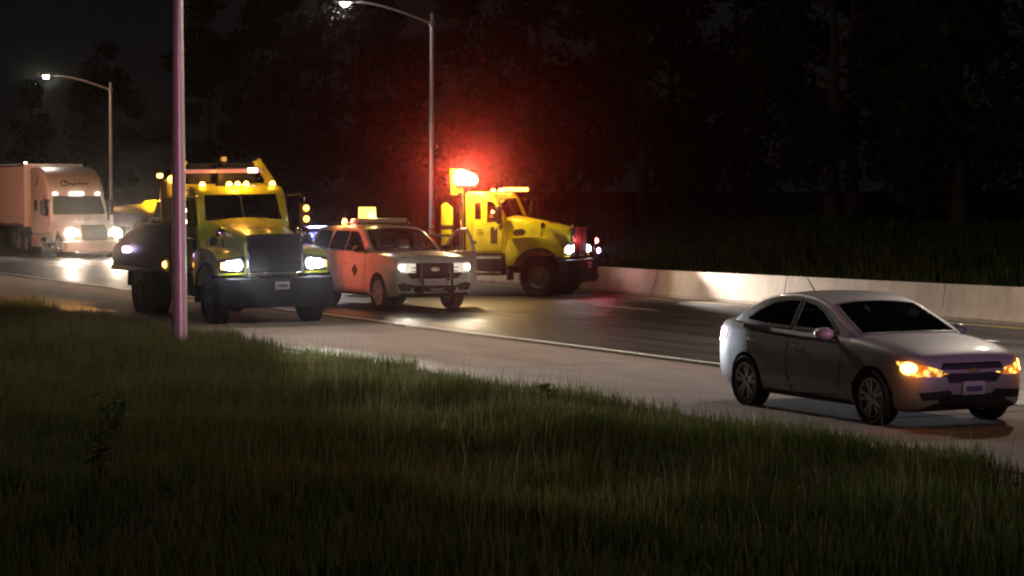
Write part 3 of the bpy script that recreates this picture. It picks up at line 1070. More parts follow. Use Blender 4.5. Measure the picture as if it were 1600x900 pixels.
def suv(loc, heading, paint, label, kind):
    t = empty('sport_utility_vehicle', loc, (0, 0, heading))
    tag(t, label, 'SUV')
    solid, body = car_body(SUV, t, paint)
    spec = dict(SUV)
    if kind == 'police':
        spec['skip'] = []
    greenhouse(spec, t, paint, 'privacy_glass')
    for (x, y) in ((0, -.87), (0, .87), (-3.11, -.87), (-3.11, .87)):
        wheel(t, x, y, .41, .275, .27, 'alloy12')
    for x in (-1.55, -2.55):
        for y in (-.42, .42):
            seat(t, x, y, 0.82, 0.62, 0.5)
    MB().box((-0.86, 0, 1.26), (0.36, 1.55, 0.14), (0, 0.12, 0)).build('dashboard', 'interior', t, bevel=0.03)
    MB().tube([(-1.18 + 0.07 * math.sin(a), .42 + .19 * math.cos(a), 1.22 + .18 * math.sin(a)) for a in np.linspace(0, 2 * math.pi, 20)], 0.015, 8).build('steering_wheel', 'interior', t)
    for y in (-1.13, 1.13):
        mirror(t, -0.86, y * .98, 1.38, 'black_plastic', 1.1)
    for s in ('right', 'left'):
        sg = -1 if s == 'right' else 1
        ribbon([(-0.74, 1.18), (-0.72, 0.80), (-0.78, 0.42), (-1.98, 0.40), (-2.08, 0.6), (-2.08, 1.2)], 0.014, s, solid, 'front_door_seam', 'seam', t, 0.002)
        ribbon([(-2.08, 1.2), (-2.08, 0.6), (-2.02, 0.40), (-2.58, 0.42), (-2.72, 0.70), (-3.0, 0.92), (-3.10, 1.2)], 0.014, s, solid, 'rear_door_seam', 'seam', t, 0.002)
        for hx in (-1.86, -2.86):
            MB().tube([(hx + .10, sg * 0.995, 1.03), (hx + .06, sg * 1.03, 1.035), (hx - .06, sg * 1.03, 1.04), (hx - .10, sg * .995, 1.045)], 0.016, 8).build('door_handle', paint, t)
        MB().box((-1.6, sg * 1.0, 0.36), (2.0, 0.14, 0.05)).build('running_board', 'black_plastic', t, bevel=0.015)
        MB().tube([(-1.7, sg * .58, 1.93), (-1.8, sg * .60, 1.955), (-3.7, sg * .60, 1.945), (-3.8, sg * .58, 1.91)], 0.022, 8).build('roof_rail', 'black_metal', t)
        # dark fender badge and agency mark on the door
        if kind == 'escort':
            mk = MB()
            patch([(-1.30, 0.72), (-1.12, 0.88), (-1.30, 1.04), (-1.48, 0.88)], s, solid, 'door_mark', 'dark_mark', t, 0.003, depth=0.006)
    # front
    gr = patch([(-.64, 1.09), (-.66, .82), (-.56, .74), (.56, .74), (.66, .82), (.64, 1.09)], 'front', solid, 'grille', 'black_plastic', t, 0.008)
    for z in (.83, .91, .99):
        ribbon([(-.58, z), (.58, z)], 0.022, 'front', solid, 'grille_bar', 'black_metal', gr, 0.022)
    ribbon([(-.66, .715), (0, .70), (.66, .715)], 0.03, 'front', solid, 'grille_trim', 'chrome', gr, 0.02)
    q = [(.11 * math.cos(a), .95 + .045 * math.sin(a)) for a in np.linspace(0, 2 * math.pi, 18)[:-1]]
    patch(q, 'front', solid, 'emblem', 'chrome', gr, 0.035, depth=0.02)
    patch([(-.56, .58), (-.50, .44), (.50, .44), (.56, .58)], 'front', solid, 'lower_intake', 'black_plastic', t, 0.006)
    for sg in (-1, 1):
        patch([(sg * -.10, .60), (sg * .08, .66), (sg * .22, .62), (sg * .14, .47), (sg * -.05, .46)], sg * 35, solid, 'fog_recess', 'black_plastic', t, 0.008)
        hl = patch([(sg * -.10, .88), (sg * .20, .88), (sg * .29, .99), (sg * .26, 1.09), (sg * -.10, 1.08)], sg * 32, solid, 'headlight', 'lens_glare_warm' if kind == 'escort' else 'clear_lens', t, 0.012)
        MB().lathe([(0, .06), (.06, .05), (.11, .01), (.11, -.05), (0, -.06)], (0.91, sg * .79, .99), 'x', 16).build('headlamp_bulb', 'headlight_warm' if kind != 'police' else 'chrome', hl)
        if kind != 'police':
            spot('headlight_beam', (1.02, sg * .80, .99), (1, -0.25, 0.04), 200, (1.0, 0.86, 0.68), t, 56, 1.0, 0.05)
        patch([(sg * -.10, 1.20), (sg * .08, 1.20), (sg * .10, .85), (sg * -.10, .85)], 180 - sg * 35, solid, 'tail_light', 'reflector_red', t, 0.008, shift=(-4.25, sg * .92))
    pl = MB().box((1.02, .03, .55), (0.02, .31, .155)).build('number_plate', 'plate', t, bevel=0.004)
    MB().box((1.032, .03, .545), (0.004, .22, .06)).build('plate_print', 'plate_print', pl)
    # push bar
    pb = MB()
    for y in (-.36, .36):
        pb.box((1.07, y, .72), (0.07, 0.055, .66))
        pb.box((0.97, y, .44), (0.22, 0.05, .07))
    pb.tube([(0.98, -.62, .60), (1.06, -.52, .56), (1.08, 0, .56), (1.06, .52, .56), (0.98, .62, .60)], 0.03, 8)
    pb.tube([(1.08, -.36, .84), (1.08, .36, .84)], 0.026, 8)
    pb.build('push_bar', 'black_metal', t, bevel=0.008)
    # roof equipment
    if kind == 'escort':
        bar = MB().box((-2.15, 0, 2.02), (0.30, 1.30, 0.10)).build('light_bar', 'cone_white', t, bevel=0.03)
        MB().box((-2.15, -.52, 1.965), (0.10, .06, .06)).build('bar_foot', 'black_metal', bar)
        MB().box((-2.15, .52, 1.965), (0.10, .06, .06)).build('bar_foot', 'black_metal', bar)
        for y in (-.50, -.38):
            MB().lathe([(0, .14), (.045, .12), (.06, .06), (.06, 0)], (-2.75 + (y + .44) * 2, y - .10, 1.92), 'z', 14).build('beacon_lamp', 'amber_bulb' if y < -.45 else 'red_small', t)
        sign = MB().box((-2.30, -.26, 2.20), (0.06, .43, .27)).build('message_board', 'message_panel', t, bevel=0.012)
        MB().tube([(-2.30, -.26, 1.92), (-2.30, -.26, 2.1)], 0.025, 8).build('board_post', 'black_metal', sign)
        point('beacon_light', (-2.78, -.70, 2.12), 40, (1.0, 0.30, 0.07), t, 0.05)
        point('board_light', (-2.22, -.12, 2.12), 22, (1.0, 0.62, 0.20), t, 0.08)
        # illegible dark marks along the front of the bonnet
        for (y0, w_, ln) in ((-.36, .20, .05), (-.10, .16, .06), (.12, .2, .05), (.36, .18, .06)):
            patch([(.42, y0 - w_ / 2), (.50, y0 - w_ / 3), (.47, y0 + w_ * .1), (.53, y0 + w_ / 3), (.42, y0 + w_ / 2), (.38, y0 + w_ * .1)], 'top', solid, 'bonnet_mark', 'dark_mark', t, 0.003, depth=0.006)
        # open driver's door on the far side
        d = empty('open_door', (-0.76, 1.0, 0), (0, 0, R(-62)), t)
        prof = [(0, .44), (-.02, .8), (-.02, 1.30), (-1.26, 1.30), (-1.30, .9), (-1.26, .44)]
        MB().prism(prof, -0.06, 0.05, 'y').build('door_panel', paint, d, bevel=0.02)
        MB().tube([(-.05, -.02, 1.28), (-.26, -.07, 1.46), (-.56, -.14, 1.66), (-.84, -.20, 1.78), (-1.22, -.20, 1.80), (-1.29, -.14, 1.62), (-1.28, -.02, 1.28)], 0.034, 10).build('door_frame', paint, d)
        MB().add([(-.05, -.02, 1.28), (-.26, -.07, 1.46), (-.56, -.14, 1.66), (-.84, -.20, 1.78), (-1.22, -.20, 1.80), (-1.29, -.14, 1.62), (-1.28, -.02, 1.28)], [(0, 1, 2, 3, 4, 5, 6)]).build('door_glass', 'tinted_glass', d, smooth=False)
    else:
        bar = MB().box((-1.95, 0, 1.99), (0.30, 1.30, 0.07)).build('light_bar', 'black_plastic', t, bevel=0.02)
        for i in range(6):
            y = -.53 + i * .212
            MB().box((-1.95, y, 2.04), (0.26, .17, .06)).build('strobe_lens', 'red_small' if i < 3 else 'blue_small', bar, bevel=0.012)
        for y in (-.5, .5):
            MB().box((-1.95, y, 1.94), (0.10, .06, .06)).build('bar_foot', 'black_metal', bar)
    return t


suv((-48.4, 21.57, 0), R(0.4), 'white_paint', 'white SUV with lit headlights, roof message board and its far door open', 'escort')
resp = suv((-86.0, 15.3, 0), R(0), 'white_paint', 'white response SUV with red roof lamps stopped far back on the shoulder, past the frame', 'police')
spot('roof_strobe_light', (-1.9, .2, 2.12), (-.75, .66, -.01), 3800, (1.0, 0.36, 0.22), resp, 80, 0.8, 0.08)
spot('roof_flood_light', (-1.6, -.2, 2.12), (1, .06, -.03), 900, (1.0, 0.40, 0.16), resp, 30, 0.8, 0.08)
police = suv((-4.0, 17.4, 0), R(2.0), 'dark_paint', 'dark patrol SUV with red and blue roof lamps parked ahead of the sedan', 'police')
spot('red_strobe_light', (-2.15, -.35, 2.06), (-1, -.102, .03), 8000, (1.0, 0.34, 0.50), police, 14, 0.8, 0.05)
spot('blue_strobe_light', (-2.15, .35, 2.06), (-1, -.16, -.03), 1900, (0.85, 0.32, 1.0), police, 26, 0.8, 0.05)


# ------------------------------------------------------------------ heavy yellow trucks
def arc(cx, cz, r, a0, a1, n=14):
    return [(cx + r * math.cos(R(a0 + (a1 - a0) * i / n)), cz + r * math.sin(R(a0 + (a1 - a0) * i / n))) for i in range(n + 1)]


def heavy_truck(name, loc, heading, roll, label, paint, blue_bumper):
    t = empty(name, loc, (roll, 0, heading))
    tag(t, label, 'truck')
    # hollow cab
    prof = [(-0.98, 1.10), (-0.98, 2.00), (-1.10, 2.28), (-1.22, 2.55), (-1.34, 2.66), (-1.52, 2.70), (-1.98, 2.70), (-2.05, 2.64), (-2.06, 1.10)]
    inn = [(-1.05, 1.18), (-1.05, 2.00), (-1.27, 2.52), (-1.40, 2.62), (-1.96, 2.63), (-1.99, 2.58), (-1.99, 1.18)]
    outer = MB().prism(prof, -1.0, 1.0, 'y').mesh(bevel=0.045, seg=3)
    cuts = [MB().prism(inn, -0.93, 0.93, 'y').mesh()]
    ws = [(-0.86, 2.035), (0.86, 2.035), (0.80, 2.53), (-0.80, 2.53)]
    cuts.append(MB().add([(-0.6, y, z) for (y, z) in ws] + [(-1.5, y, z) for (y, z) in ws],
                         [(0, 1, 2, 3), (7, 6, 5, 4), (0, 4, 5, 1), (1, 5, 6, 2), (2, 6, 7, 3), (3, 7, 4, 0)]).mesh())
    dw = [(-1.10, 1.98), (-1.24, 2.36), (-1.30, 2.44), (-1.46, 2.46), (-1.46, 1.90), (-1.14, 1.92)]
    qw = [(-1.62, 1.98), (-1.62, 2.42), (-1.80, 2.42), (-1.80, 1.98)]
    cuts.append(MB().prism(dw, -1.3, 1.3, 'y').mesh())
    cuts.append(MB().prism(qw, -1.3, 1.3, 'y').mesh())
    rw = [(-0.55, 2.0), (0.55, 2.0), (0.55, 2.46), (-0.55, 2.46)]
    cuts.append(MB().prism(rw, -1.9, -2.3, 'x').mesh())
    me = boolean(outer, cuts)
    me.materials.clear()
    me.materials.append(M[paint])
    me.materials.append(M['interior'])
    for p in me.polygons:
        x, y, z = p.center
        if abs(y) < 0.94 and in_poly((x, z), [(-1.04, 1.17), (-1.04, 2.0), (-1.25, 2.53), (-1.39, 2.635), (-1.995, 2.64), (-1.998, 1.17)]):
            p.material_index = 1
    cabm = bvh_of(outer)
    finish('cab', me, None, t, True, 30)
    # glass, each pane set into its opening
    def pane(nm, vs):
        return MB().add(vs, [tuple(range(len(vs)))]).build(nm, 'cab_glass', t, smooth=False)
    wsg = pane('windshield', [(-1.035, -.86, 2.035), (-1.035, .86, 2.035), (-1.245, .80, 2.53), (-1.245, -.80, 2.53)])
    MB().box((-1.13, 0, 2.28), (0.06, 0.035, 0.54), (0, -0.40, 0)).build('windshield_pillar', 'black_plastic', wsg)
    for s in (-1, 1):
        pane('door_window', [(x, s * .965, z) for (x, z) in dw])
        pane('quarter_window', [(x, s * .965, z) for (x, z) in qw])
    pane('rear_window', [(-2.03, y, z) for (y, z) in rw])
    for s in ('right', 'left'):
        sg = -1 if s == 'right' else 1
        ribbon([(-1.03, 1.96), (-1.04, 1.16), (-1.86, 1.16), (-1.87, 2.50), (-1.30, 2.52), (-1.06, 2.04)], 0.014, s, cabm, 'door_seam', 'seam', t, 0.003)
        MB().tube([(-1.72, sg * 1.0, 1.70), (-1.72, sg * 1.035, 1.71), (-1.58, sg * 1.035, 1.71), (-1.58, sg * 1.0, 1.70)], 0.014, 8).build('door_handle', 'chrome', t)
        # dark door emblem, fuel cap square
        if name == 'yellow_dump_truck' or True:
            patch([(-1.36, 1.36), (-1.17, 1.36), (-1.17, 1.80), (-1.24, 1.70), (-1.28, 1.80), (-1.36, 1.78)], s, cabm, 'door_mark', 'dark_mark', t, 0.004, depth=0.006)
            patch([(-1.86, 1.34), (-1.75, 1.34), (-1.75, 1.43), (-1.86, 1.43)], s, cabm, 'side_vent', 'dark_mark', t, 0.004, depth=0.006)
    for y in (-.5, .5):
        seat(t, -1.62, y, 1.45, 0.75, 0.5)
    MB().tube([(-1.28 + 0.10 * math.sin(a), .5 + .22 * math.cos(a), 1.88 + .17 * math.sin(a)) for a in np.linspace(0, 2 * math.pi, 20)], 0.016, 8).build('steering_wheel', 'interior', t)
    MB().box((-1.12, 0, 1.90), (0.14, 1.7, 0.16)).build('dashboard', 'interior', t, bevel=0.03)
    # bonnet
    hw, zt = keys([(.70, .57), (.66, .60), (.5, .635), (-.1, .73), (-0.98, .87)]), keys([(.70, 1.66), (.66, 1.72), (.5, 1.77), (-.1, 1.90), (-0.98, 2.06)])

    def ring(x):
        w, z = hw(x), zt(x)
        return [(0, 1.05), (w * .95, 1.05), (w * 1.0, 1.30), (w * 1.0, z - .24), (w * .985, z - .15), (w * .94, z - .075), (w * .84, z - .03), (w * .6, z - .005), (w * .3, z + .012), (0, z + .02)]
    hm = loft(list(np.linspace(.70, -0.98, 26)), ring).mesh()
    hb = bvh_of(hm)
    bonnet = finish('bonnet', hm, paint, t, True, 40)
    for s in ('right', 'left'):
        patch([(-.80, 1.62), (-.76, 1.71), (-.56, 1.74), (-.46, 1.68), (-.52, 1.57), (-.74, 1.55)], s, hb, 'side_vent', 'black_plastic', bonnet, 0.01)
    # dark illegible logo on the bonnet and a small hood ornament
    for (y0, k) in ((-.22, 1), (-.10, -1), (.03, 1), (.17, -1), (.28, 1)):
        patch([(-.02, y0 - .07), (.14, y0 - .01 * k), (-.02, y0 + .06), (-.08, y0 + .05), (.05, y0), (-.08, y0 - .06)], 'top', hb, 'logo_mark', 'red_mark', bonnet, 0.004, depth=0.006)
    MB().tube([(0.55, 0, 1.76), (0.58, 0, 1.84), (0.63, 0, 1.86)], [0.02, 0.025, 0.012], 8).build('hood_ornament', 'chrome', bonnet)
    # fenders with wheel arches
    for s in (-1, 1):
        fp = [(-.86, .80), (-.90, 1.10), (-.84, 1.42), (-.62, 1.52), (-.2, 1.54), (.15, 1.52), (.40, 1.46), (.58, 1.36), (.66, 1.24), (.68, 1.02), (.47, 1.02)]
        fp += arc(0, .54, .66, 47, 158, 16)
        f = MB().prism(fp, s * .55, s * 1.20, 'y').build('fender', paint, t, bevel=0.05, seg=3)
        fl = MB().lathe([(.665, s * 1.205), (.665, s * 1.235), (.72, s * 1.235), (.72, s * 1.20)], (0, 0, .54), 'y', 24, R(47), R(160))
        fl.build('arch_flare', 'black_plastic', f)
        MB().prism([(-.80, .42), (-.86, .42), (-.88, 1.0), (-.80, 1.0)], s * .80, s * 1.18, 'y').build('mud_flap', 'rubber', f)
        # headlight
        bz = MB().prism([(s * .63, 1.06), (s * 1.18, 1.06), (s * 1.19, 1.32), (s * .63, 1.40)], .54, .69, 'x').build('headlight_bezel', 'black_plastic', t, bevel=0.03)
        hl = MB().prism([(s * .70, 1.12), (s * .80, 1.10), (s * 1.06, 1.12), (s * 1.15, 1.18), (s * 1.14, 1.25), (s * 1.0, 1.30), (s * .72, 1.33), (s * .67, 1.24)], .60, .712, 'x').build('headlight', 'lens_glare_cool', t, bevel=0.03)
        MB().lathe([(0, .10), (.06, .09), (.10, .05), (.105, 0)], (.675, s * .80, 1.21), 'x', 18).build('headlamp_bulb', 'headlight_cool', hl)
        MB().lathe([(0, .09), (.05, .08), (.085, .04), (.09, 0)], (.675, s * .97, 1.21), 'x', 18).build('headlamp_bulb', 'headlight_cool', hl)
        MB().box((.685, s * 1.105, 1.20), (.06, .07, .12)).build('turn_lamp', 'amber_bulb' if s < 0 else 'amber_soft', hl, bevel=0.015)
        wheel(t, 0, s * 1.03, .52, .30, .285, 'truck')
        # west coast mirror
        mr = MB().box((-1.0, s * 1.36, 2.10), (0.10, 0.22, 0.46)).build('side_mirror', 'black_plastic', t, bevel=0.03)
        MB().tube([(-1.06, s * 1.0, 2.50), (-1.0, s * 1.25, 2.52), (-1.0, s * 1.36, 2.46), (-1.0, s * 1.36, 1.72), (-1.03, s * 1.0, 1.68)], 0.018, 8).build('mirror_arm', 'chrome', mr)
        MB().lathe([(0, .03), (.05, .025), (.075, 0), (.075, -.02), (0, -.02)], (-.93, s * 1.36, 1.80), 'x', 16).build('convex_mirror', 'black_plastic', mr)
        # convex mirror on the fender
        cm = MB().lathe([(0, .07), (.06, .06), (.10, .02), (.11, -.02), (0, -.03)], (.02, s * .88, 1.80), 'x', 18).build('fender_mirror', 'chrome', t)
        MB().tube([(-.01, s * .86, 1.74), (-.05, s * .80, 1.50)], 0.014, 8).build('mirror_stalk', 'black_metal', cm)
        # steps and tank under the cab
        tk = MB().box((-1.52, s * .98, .80), (1.10, .42, .52)).build('step_box', 'black_metal', t, bevel=0.04)
        for z in (.62, 1.0):
            MB().box((-1.50, s * 1.20, z), (.98, .05, .03)).build('step_tread', 'chrome', tk)
    # radiator grille
    gs = MB().box((.71, 0, 1.40), (0.10, 1.20, .76)).build('grille', 'black_plastic', t, bevel=0.03)
    for i in range(8):
        MB().box((.77, 0, 1.09 + i * .088), (0.03, 1.06, .028)).build('grille_bar', 'black_metal', gs, bevel=0.006)
    for y in (-.58, .58):
        MB().box((.765, y, 1.40), (0.04, .045, .74)).build('grille_side', 'chrome', gs, bevel=0.01)
    MB().box((.765, 0, 1.045), (0.04, 1.16, .035)).build('grille_base', 'chrome', gs, bevel=0.008)
    MB().box((.765, 0, 1.77), (0.04, 1.16, .03)).build('grille_top', 'black_metal', gs, bevel=0.008)
    for y in (-.14, .14):
        MB().box((.775, y, 1.40), (0.02, .02, .70)).build('grille_bar', 'black_metal', gs)
    # bumper
    bp = [(1.0, -.80), (1.0, .80), (.92, 1.10), (.78, 1.25), (.55, 1.26), (.55, 1.20), (.74, 1.12), (.82, .78), (.82, -.78), (.74, -1.12), (.55, -1.20), (.55, -1.26), (.78, -1.25), (.92, -1.10)]
    bmp = MB().prism(bp, .36, .96, 'z').build('bumper', 'navy_bumper', t, bevel=0.03)
    pl = MB().box((1.012, .05, .80), (0.012, .31, .16)).build('number_plate', 'plate', bmp, bevel=0.004)
    MB().box((1.02, .05, .795), (0.004, .22, .06)).build('plate_print', 'plate_print', pl)
    for y in (-.7, .7):
        MB().tube([(.98, y, .45), (1.06, y, .45), (1.06, y, .55), (.98, y, .55)], 0.018, 8).build('tow_hook', 'black_metal', bmp)
    # chassis
    fr = MB()
    for y in (-.42, .42):
        fr.box((-2.75, y, .86), (6.7, .09, .26))
    for x in (.45, -1.2, -2.4, -3.6, -5.0):
        fr.box((x, 0, .86), (.10, .86, .18))
    fr.tube([(0, -.95, .52), (0, .95, .52)], 0.07, 8)
    fr.tube([(-4.6, -.95, .52), (-4.6, .95, .52)], 0.09, 8)
    fr.build('chassis', 'black_metal', t)
    for s in (-1, 1):
        for y in (1.05, .72):
            wheel(t, -4.6, s * y, .52, .28, .285, 'truck')
    # clearance lamps on the roof
    for y in (-.78, -.19, 0, .19, .78):
        MB().lathe([(0, .085), (.04, .075), (.062, .03), (.065, 0)], (-1.36, y, 2.70), 'z', 14).build('clearance_lamp', 'amber_bulb', t)
    return t


# the truck on the shoulder, seen from ahead
T1 = heavy_truck('yellow_dump_truck', (-44.95, 16.55, 0.0), R(0.5), R(0.9), 'yellow truck with dark grille and headlights on, parked on the shoulder behind the pole', 'lime_paint', True)
for o_ in T1.children_recursive:                      # this cab stands a little taller than the other truck's
    if o_.type == 'MESH' and o_.name.split('.')[0] not in ('wheel', 'tyre'):
        for v_ in o_.data.vertices:
            if v_.co.z > 1.05:
                v_.co.z = 1.05 + (v_.co.z - 1.05) * 1.075
body = MB()
body.prism([(-2.35, 1.04), (-2.35, 2.02), (-4.3, 2.02), (-5.3, 1.80), (-6.35, 1.50), (-6.45, 1.44), (-6.45, 1.06), (-6.3, 0.96), (-2.5, 0.98)], -1.20, 1.20, 'y')
db = body.build('dump_body', 'dark_body', T1, bevel=0.025)
for s in (-1, 1):
    MB().box((-4.35, s * 1.22, 1.0), (4.0, .09, .10)).build('body_rail', 'dark_body', db, bevel=0.02)
    MB().lathe([(0, s * .05), (.05, s * .045), (.075, 0)], (-2.62, s * 1.215, 1.16), 'y', 14).build('side_marker', 'amber_bulb', db)
    MB().prism([(-5.35, .62), (-5.30, 1.0), (-5.22, 1.0), (-5.27, .62)], s * .62, s * 1.20, 'y').build('mud_flap', 'rubber', T1)
# headboard with slanted wings above the cab
hb_ = MB().box((-2.42, 0, 2.72), (.10, 2.40, .30)).build('headboard', 'yellow_paint', T1, bevel=0.02)
MB().box((-2.42, 0, 2.30), (.08, 2.30, .56)).build('headboard_screen', 'black_metal', hb_, bevel=0.01)
for s in (-1, 1):
    MB().prism([(s * 1.24, 2.58), (s * 1.24, 2.90), (s * .88, 3.42), (s * .74, 3.34), (s * 1.02, 2.94), (s * 1.02, 2.58)], -2.50, -2.34, 'x').build('headboard_wing', 'yellow_paint', T1, bevel=0.02)
MB().box((-2.36, .05, 3.02), (.20, .36, .42)).build('lamp_control_box', 'black_metal', T1, bevel=0.03)
lb = MB().box((-2.30, 0, 3.14), (.18, 1.80, .09)).build('light_bar', 'pink_bar', T1, bevel=0.02)
MB().box((-2.22, .66, 3.15), (.06, .22, .10)).build('bar_lamp', 'marker_white', lb, bevel=0.015)
MB().tube([(-2.40, 0, 2.86), (-2.40, 0, 3.10)], 0.03, 8).build('bar_post', 'black_metal', lb)
tp = MB().tube([(-2.4, .05, 3.2), (-2.4, .05, 3.34)], 0.03, 8).build('camera_post', 'black_metal', T1)
MB().box((-2.36, .05, 3.40), (.12, .13, .11)).build('rear_camera', 'plate', tp, bevel=0.02)
for (y, z) in ((-1.14, 2.98), (-1.02, 2.66)):
    MB().lathe([(0, .08), (.05, .07), (.075, .02), (.08, 0)], (-2.32, y, z), 'x', 14).build('strobe_lamp', 'amber_soft', T1)
for (z) in (2.10, 2.33):
    for s in (-1, 1):
        MB().lathe([(0, .06), (.045, .05), (.065, 0)], (-.90, s * 1.36, z), 'x', 14).build('mirror_lamp', 'amber_soft' if s > 0 else 'marker_white', T1)
# folded yellow crash-cushion arm on the bed
MB().prism([(-2.75, 2.06), (-2.75, 3.00), (-2.95, 2.92), (-3.08, 2.70), (-3.08, 2.06)], -1.16, -1.04, 'y').build('arm_upright', 'yellow_paint', T1, bevel=0.015)
MB().prism([(-2.9, 2.12), (-2.9, 2.50), (-4.55, 2.52), (-4.85, 2.44), (-6.9, 2.38), (-6.9, 2.26), (-4.9, 2.24), (-4.4, 2.12), (-4.0, 2.16)], -1.02, -.74, 'y').build('cushion_arm', 'yellow_paint', T1, bevel=0.03)
MB().box((-2.95, -.96, 2.10), (.62, .52, .06)).build('arm_foot', 'yellow_paint', T1, bevel=0.02)
MB().tube([(-2.22, -1.12, 1.3), (-2.22, -1.12, 2.5), (-2.28, -1.12, 2.62)], 0.055, 12).build('exhaust_stack', 'chrome', T1)
for s in (-1, 1):
    spot('headlight_beam', (.82, s * .88, 1.21), (1, -0.005, -0.012), 9000, (0.80, 0.86, 1.0), T1, 13, 1.0, 0.06)
    spot('headlight_spread', (.82, s * .88, 1.21), (1, -0.34, 0.05), 230, (0.82, 0.88, 1.0), T1, 52, 1.0, 0.06)
spot('verge_beam', (.82, -.88, 1.21), (1, -.175, -.035), 13000, (0.95, 0.96, 0.92), T1, 17, 0.7, 0.06)
point('roof_lamp_light', (-1.22, 0, 3.06), 50, (1.0, 0.42, 0.06), T1, 0.1)
# work lamps behind the cab that light the bed, the lane beside it and the queue behind
wl = MB().box((-3.2, -1.10, 3.06), (.10, .12, .09)).build('work_lamp', 'amber_bulb', T1, bevel=0.03)
MB().tube([(-3.05, -1.10, 2.75), (-3.15, -1.08, 2.92), (-3.2, -1.10, 3.02)], 0.022, 8).build('lamp_bracket', 'black_metal', wl)
spot('work_lamp_light', (-3.3, -1.12, 3.06), (-1, 0.05, -.38), 2600, (1.0, 0.52, 0.10), T1, 72, 0.8, 0.05)
rl = MB().box((-5.6, 1.20, 1.86), (.18, .12, .16)).build('red_flasher', 'red_small', T1, bevel=0.03)
spot('red_flasher_light', (-5.6, 1.30, 1.90), (.35, 1, -.12), 300, (1.0, 0.14, 0.07), T1, 62, 0.8, 0.08)

# added amber board, unseen from ahead, to tint the semi behind orange
ab = MB().box((-2.62, .1, 3.02), (.08, 1.5, .60)).build('added_arrow_board', 'black_metal', T1, bevel=0.02)
for (y, z) in [(-.5, 3.02), (-.25, 3.02), (0, 3.02), (.25, 3.02), (.5, 3.02), (.7, 3.02), (.5, 3.2), (.5, 2.84), (-.5, 3.2), (-.5, 2.84)]:
    MB().lathe([(0, -.05), (.04, -.04), (.055, 0)], (-2.665, y, z), 'x', 12).build('added_board_lamp', 'amber_bulb', ab)
spot('added_board_light', (-2.80, .1, 3.02), (-1, .19, -.02), 11000, (1.0, 0.40, 0.13), T1, 30, 0.8, 0.2)

# the truck standing across the lanes by the barrier, seen from its side
T2 = heavy_truck('yellow_plow_truck', (-53.62, 27.75, 0.0), R(45.5), 0.0, 'yellow truck standing broadside across the far lanes with a red beacon behind its cab', 'yellow_paint', False)
deck = MB().box((-3.9, 0, 1.16), (3.3, 2.3, .14)).build('flat_bed', 'black_metal', T2, bevel=0.02)
for x in (-2.4, -3.4, -4.4, -5.4):
    for s in (-1, 1):
        MB().box((x, s * 1.12, 1.40), (.06, .06, .36)).build('bed_stake', 'black_metal', deck)
for s in (-1, 1):
    MB().box((-3.9, s * 1.12, 1.56), (3.1, .05, .07)).build('bed_rail', 'black_metal', deck, bevel=0.01)
MB().tube([(-2.16, -.98, .9), (-2.16, -.98, 2.55), (-2.22, -.98, 2.66)], 0.062, 14).build('exhaust_stack', 'marker_shine' if False else 'chrome', T2)
up = MB().prism([(-2.72, 1.2), (-2.72, 2.35), (-2.60, 2.42), (-2.42, 2.28), (-2.42, 1.2)], -1.02, -.90, 'y').build('rack_upright', 'yellow_paint', T2, bevel=0.02)
MB().box((-2.57, -.96, 1.78), (.36, .14, .10)).build('rack_clamp', 'black_metal', up, bevel=0.01)
mast = MB().tube([(-2.32, -.55, 1.2), (-2.32, -.55, 2.82)], 0.05, 12).build('beacon_mast', 'yellow_paint', T2)
MB().prism([(-2.52, 2.62), (-2.56, 3.30), (-2.46, 3.30), (-2.40, 2.62)], -.80, -.30, 'y').build('beacon_shield', 'yellow_paint', mast, bevel=0.02)
MB().box((-2.26, -.55, 2.84), (.50, .42, .06)).build('beacon_tray', 'black_metal', mast, bevel=0.01)
MB().lathe([(0, .30), (.10, .28), (.19, .20), (.22, .11), (.19, .03), (.12, 0)], (-2.10, -.55, 2.89), 'z', 20).build('beacon_lamp', 'red_beacon', T2)
MB().lathe([(0, .38), (.10, .36), (.19, .27), (.22, .16), (.19, .05), (.12, 0)], (-2.34, -.55, 2.90), 'z', 20).build('beacon_lamp', 'red_beacon', T2)
spot('beacon_beam', (-2.0, -.80, 3.10), (.314, -.949, 0.09), 12000, (1.0, 0.06, 0.03), T2, 21, 0.4, 0.10)
point('beacon_light', (-1.9, -1.55, 3.12), 420, (1.0, 0.74, 0.34), T2, 0.12)  # added fill hung outside the cab to light its door, not the beacon
rb = MB().box((-1.0, 0, 2.76), (.24, 1.5, .10)).build('roof_light_bar', 'amber_soft', T2, bevel=0.03)
MB().box((-1.18, 0, 2.71), (.30, .16, .05)).build('bar_bracket', 'black_metal', rb)
point('roof_bar_light', (-.80, -.5, 2.92), 40, (1.0, 0.45, 0.08), T2, 0.08)
pm = MB().box((1.0, .55, 1.06), (.10, .22, .30)).build('plow_lamp_post', 'black_metal', T2, bevel=0.02)
MB().lathe([(0, .06), (.05, .05), (.075, 0)], (1.05, .50, 1.42), 'x', 14).build('red_lamp', 'red_small', T2)
MB().lathe([(0, .06), (.05, .05), (.075, 0)], (1.05, .70, 1.16), 'x', 14).build('blue_lamp', 'violet_small', T2)
MB().tube([(1.0, .50, 1.2), (1.04, .50, 1.40)], 0.02, 8).build('lamp_post', 'black_metal', T2)
point('red_lamp_light', (1.2, .42, 1.46), 26, (1.0, 0.06, 0.06), T2, 0.05)
spot('work_lamp_beam', (1.16, .55, 1.20), (0.735, -0.678, 0.03), 14000, (1.0, 0.90, 0.82), T2, 37, 0.5, 0.03)
spot('headlight_beam', (.85, -.86, 1.21), (1, -.25, -0.05), 500, (1.0, 0.93, 0.86), T2, 70, 0.9, 0.05)


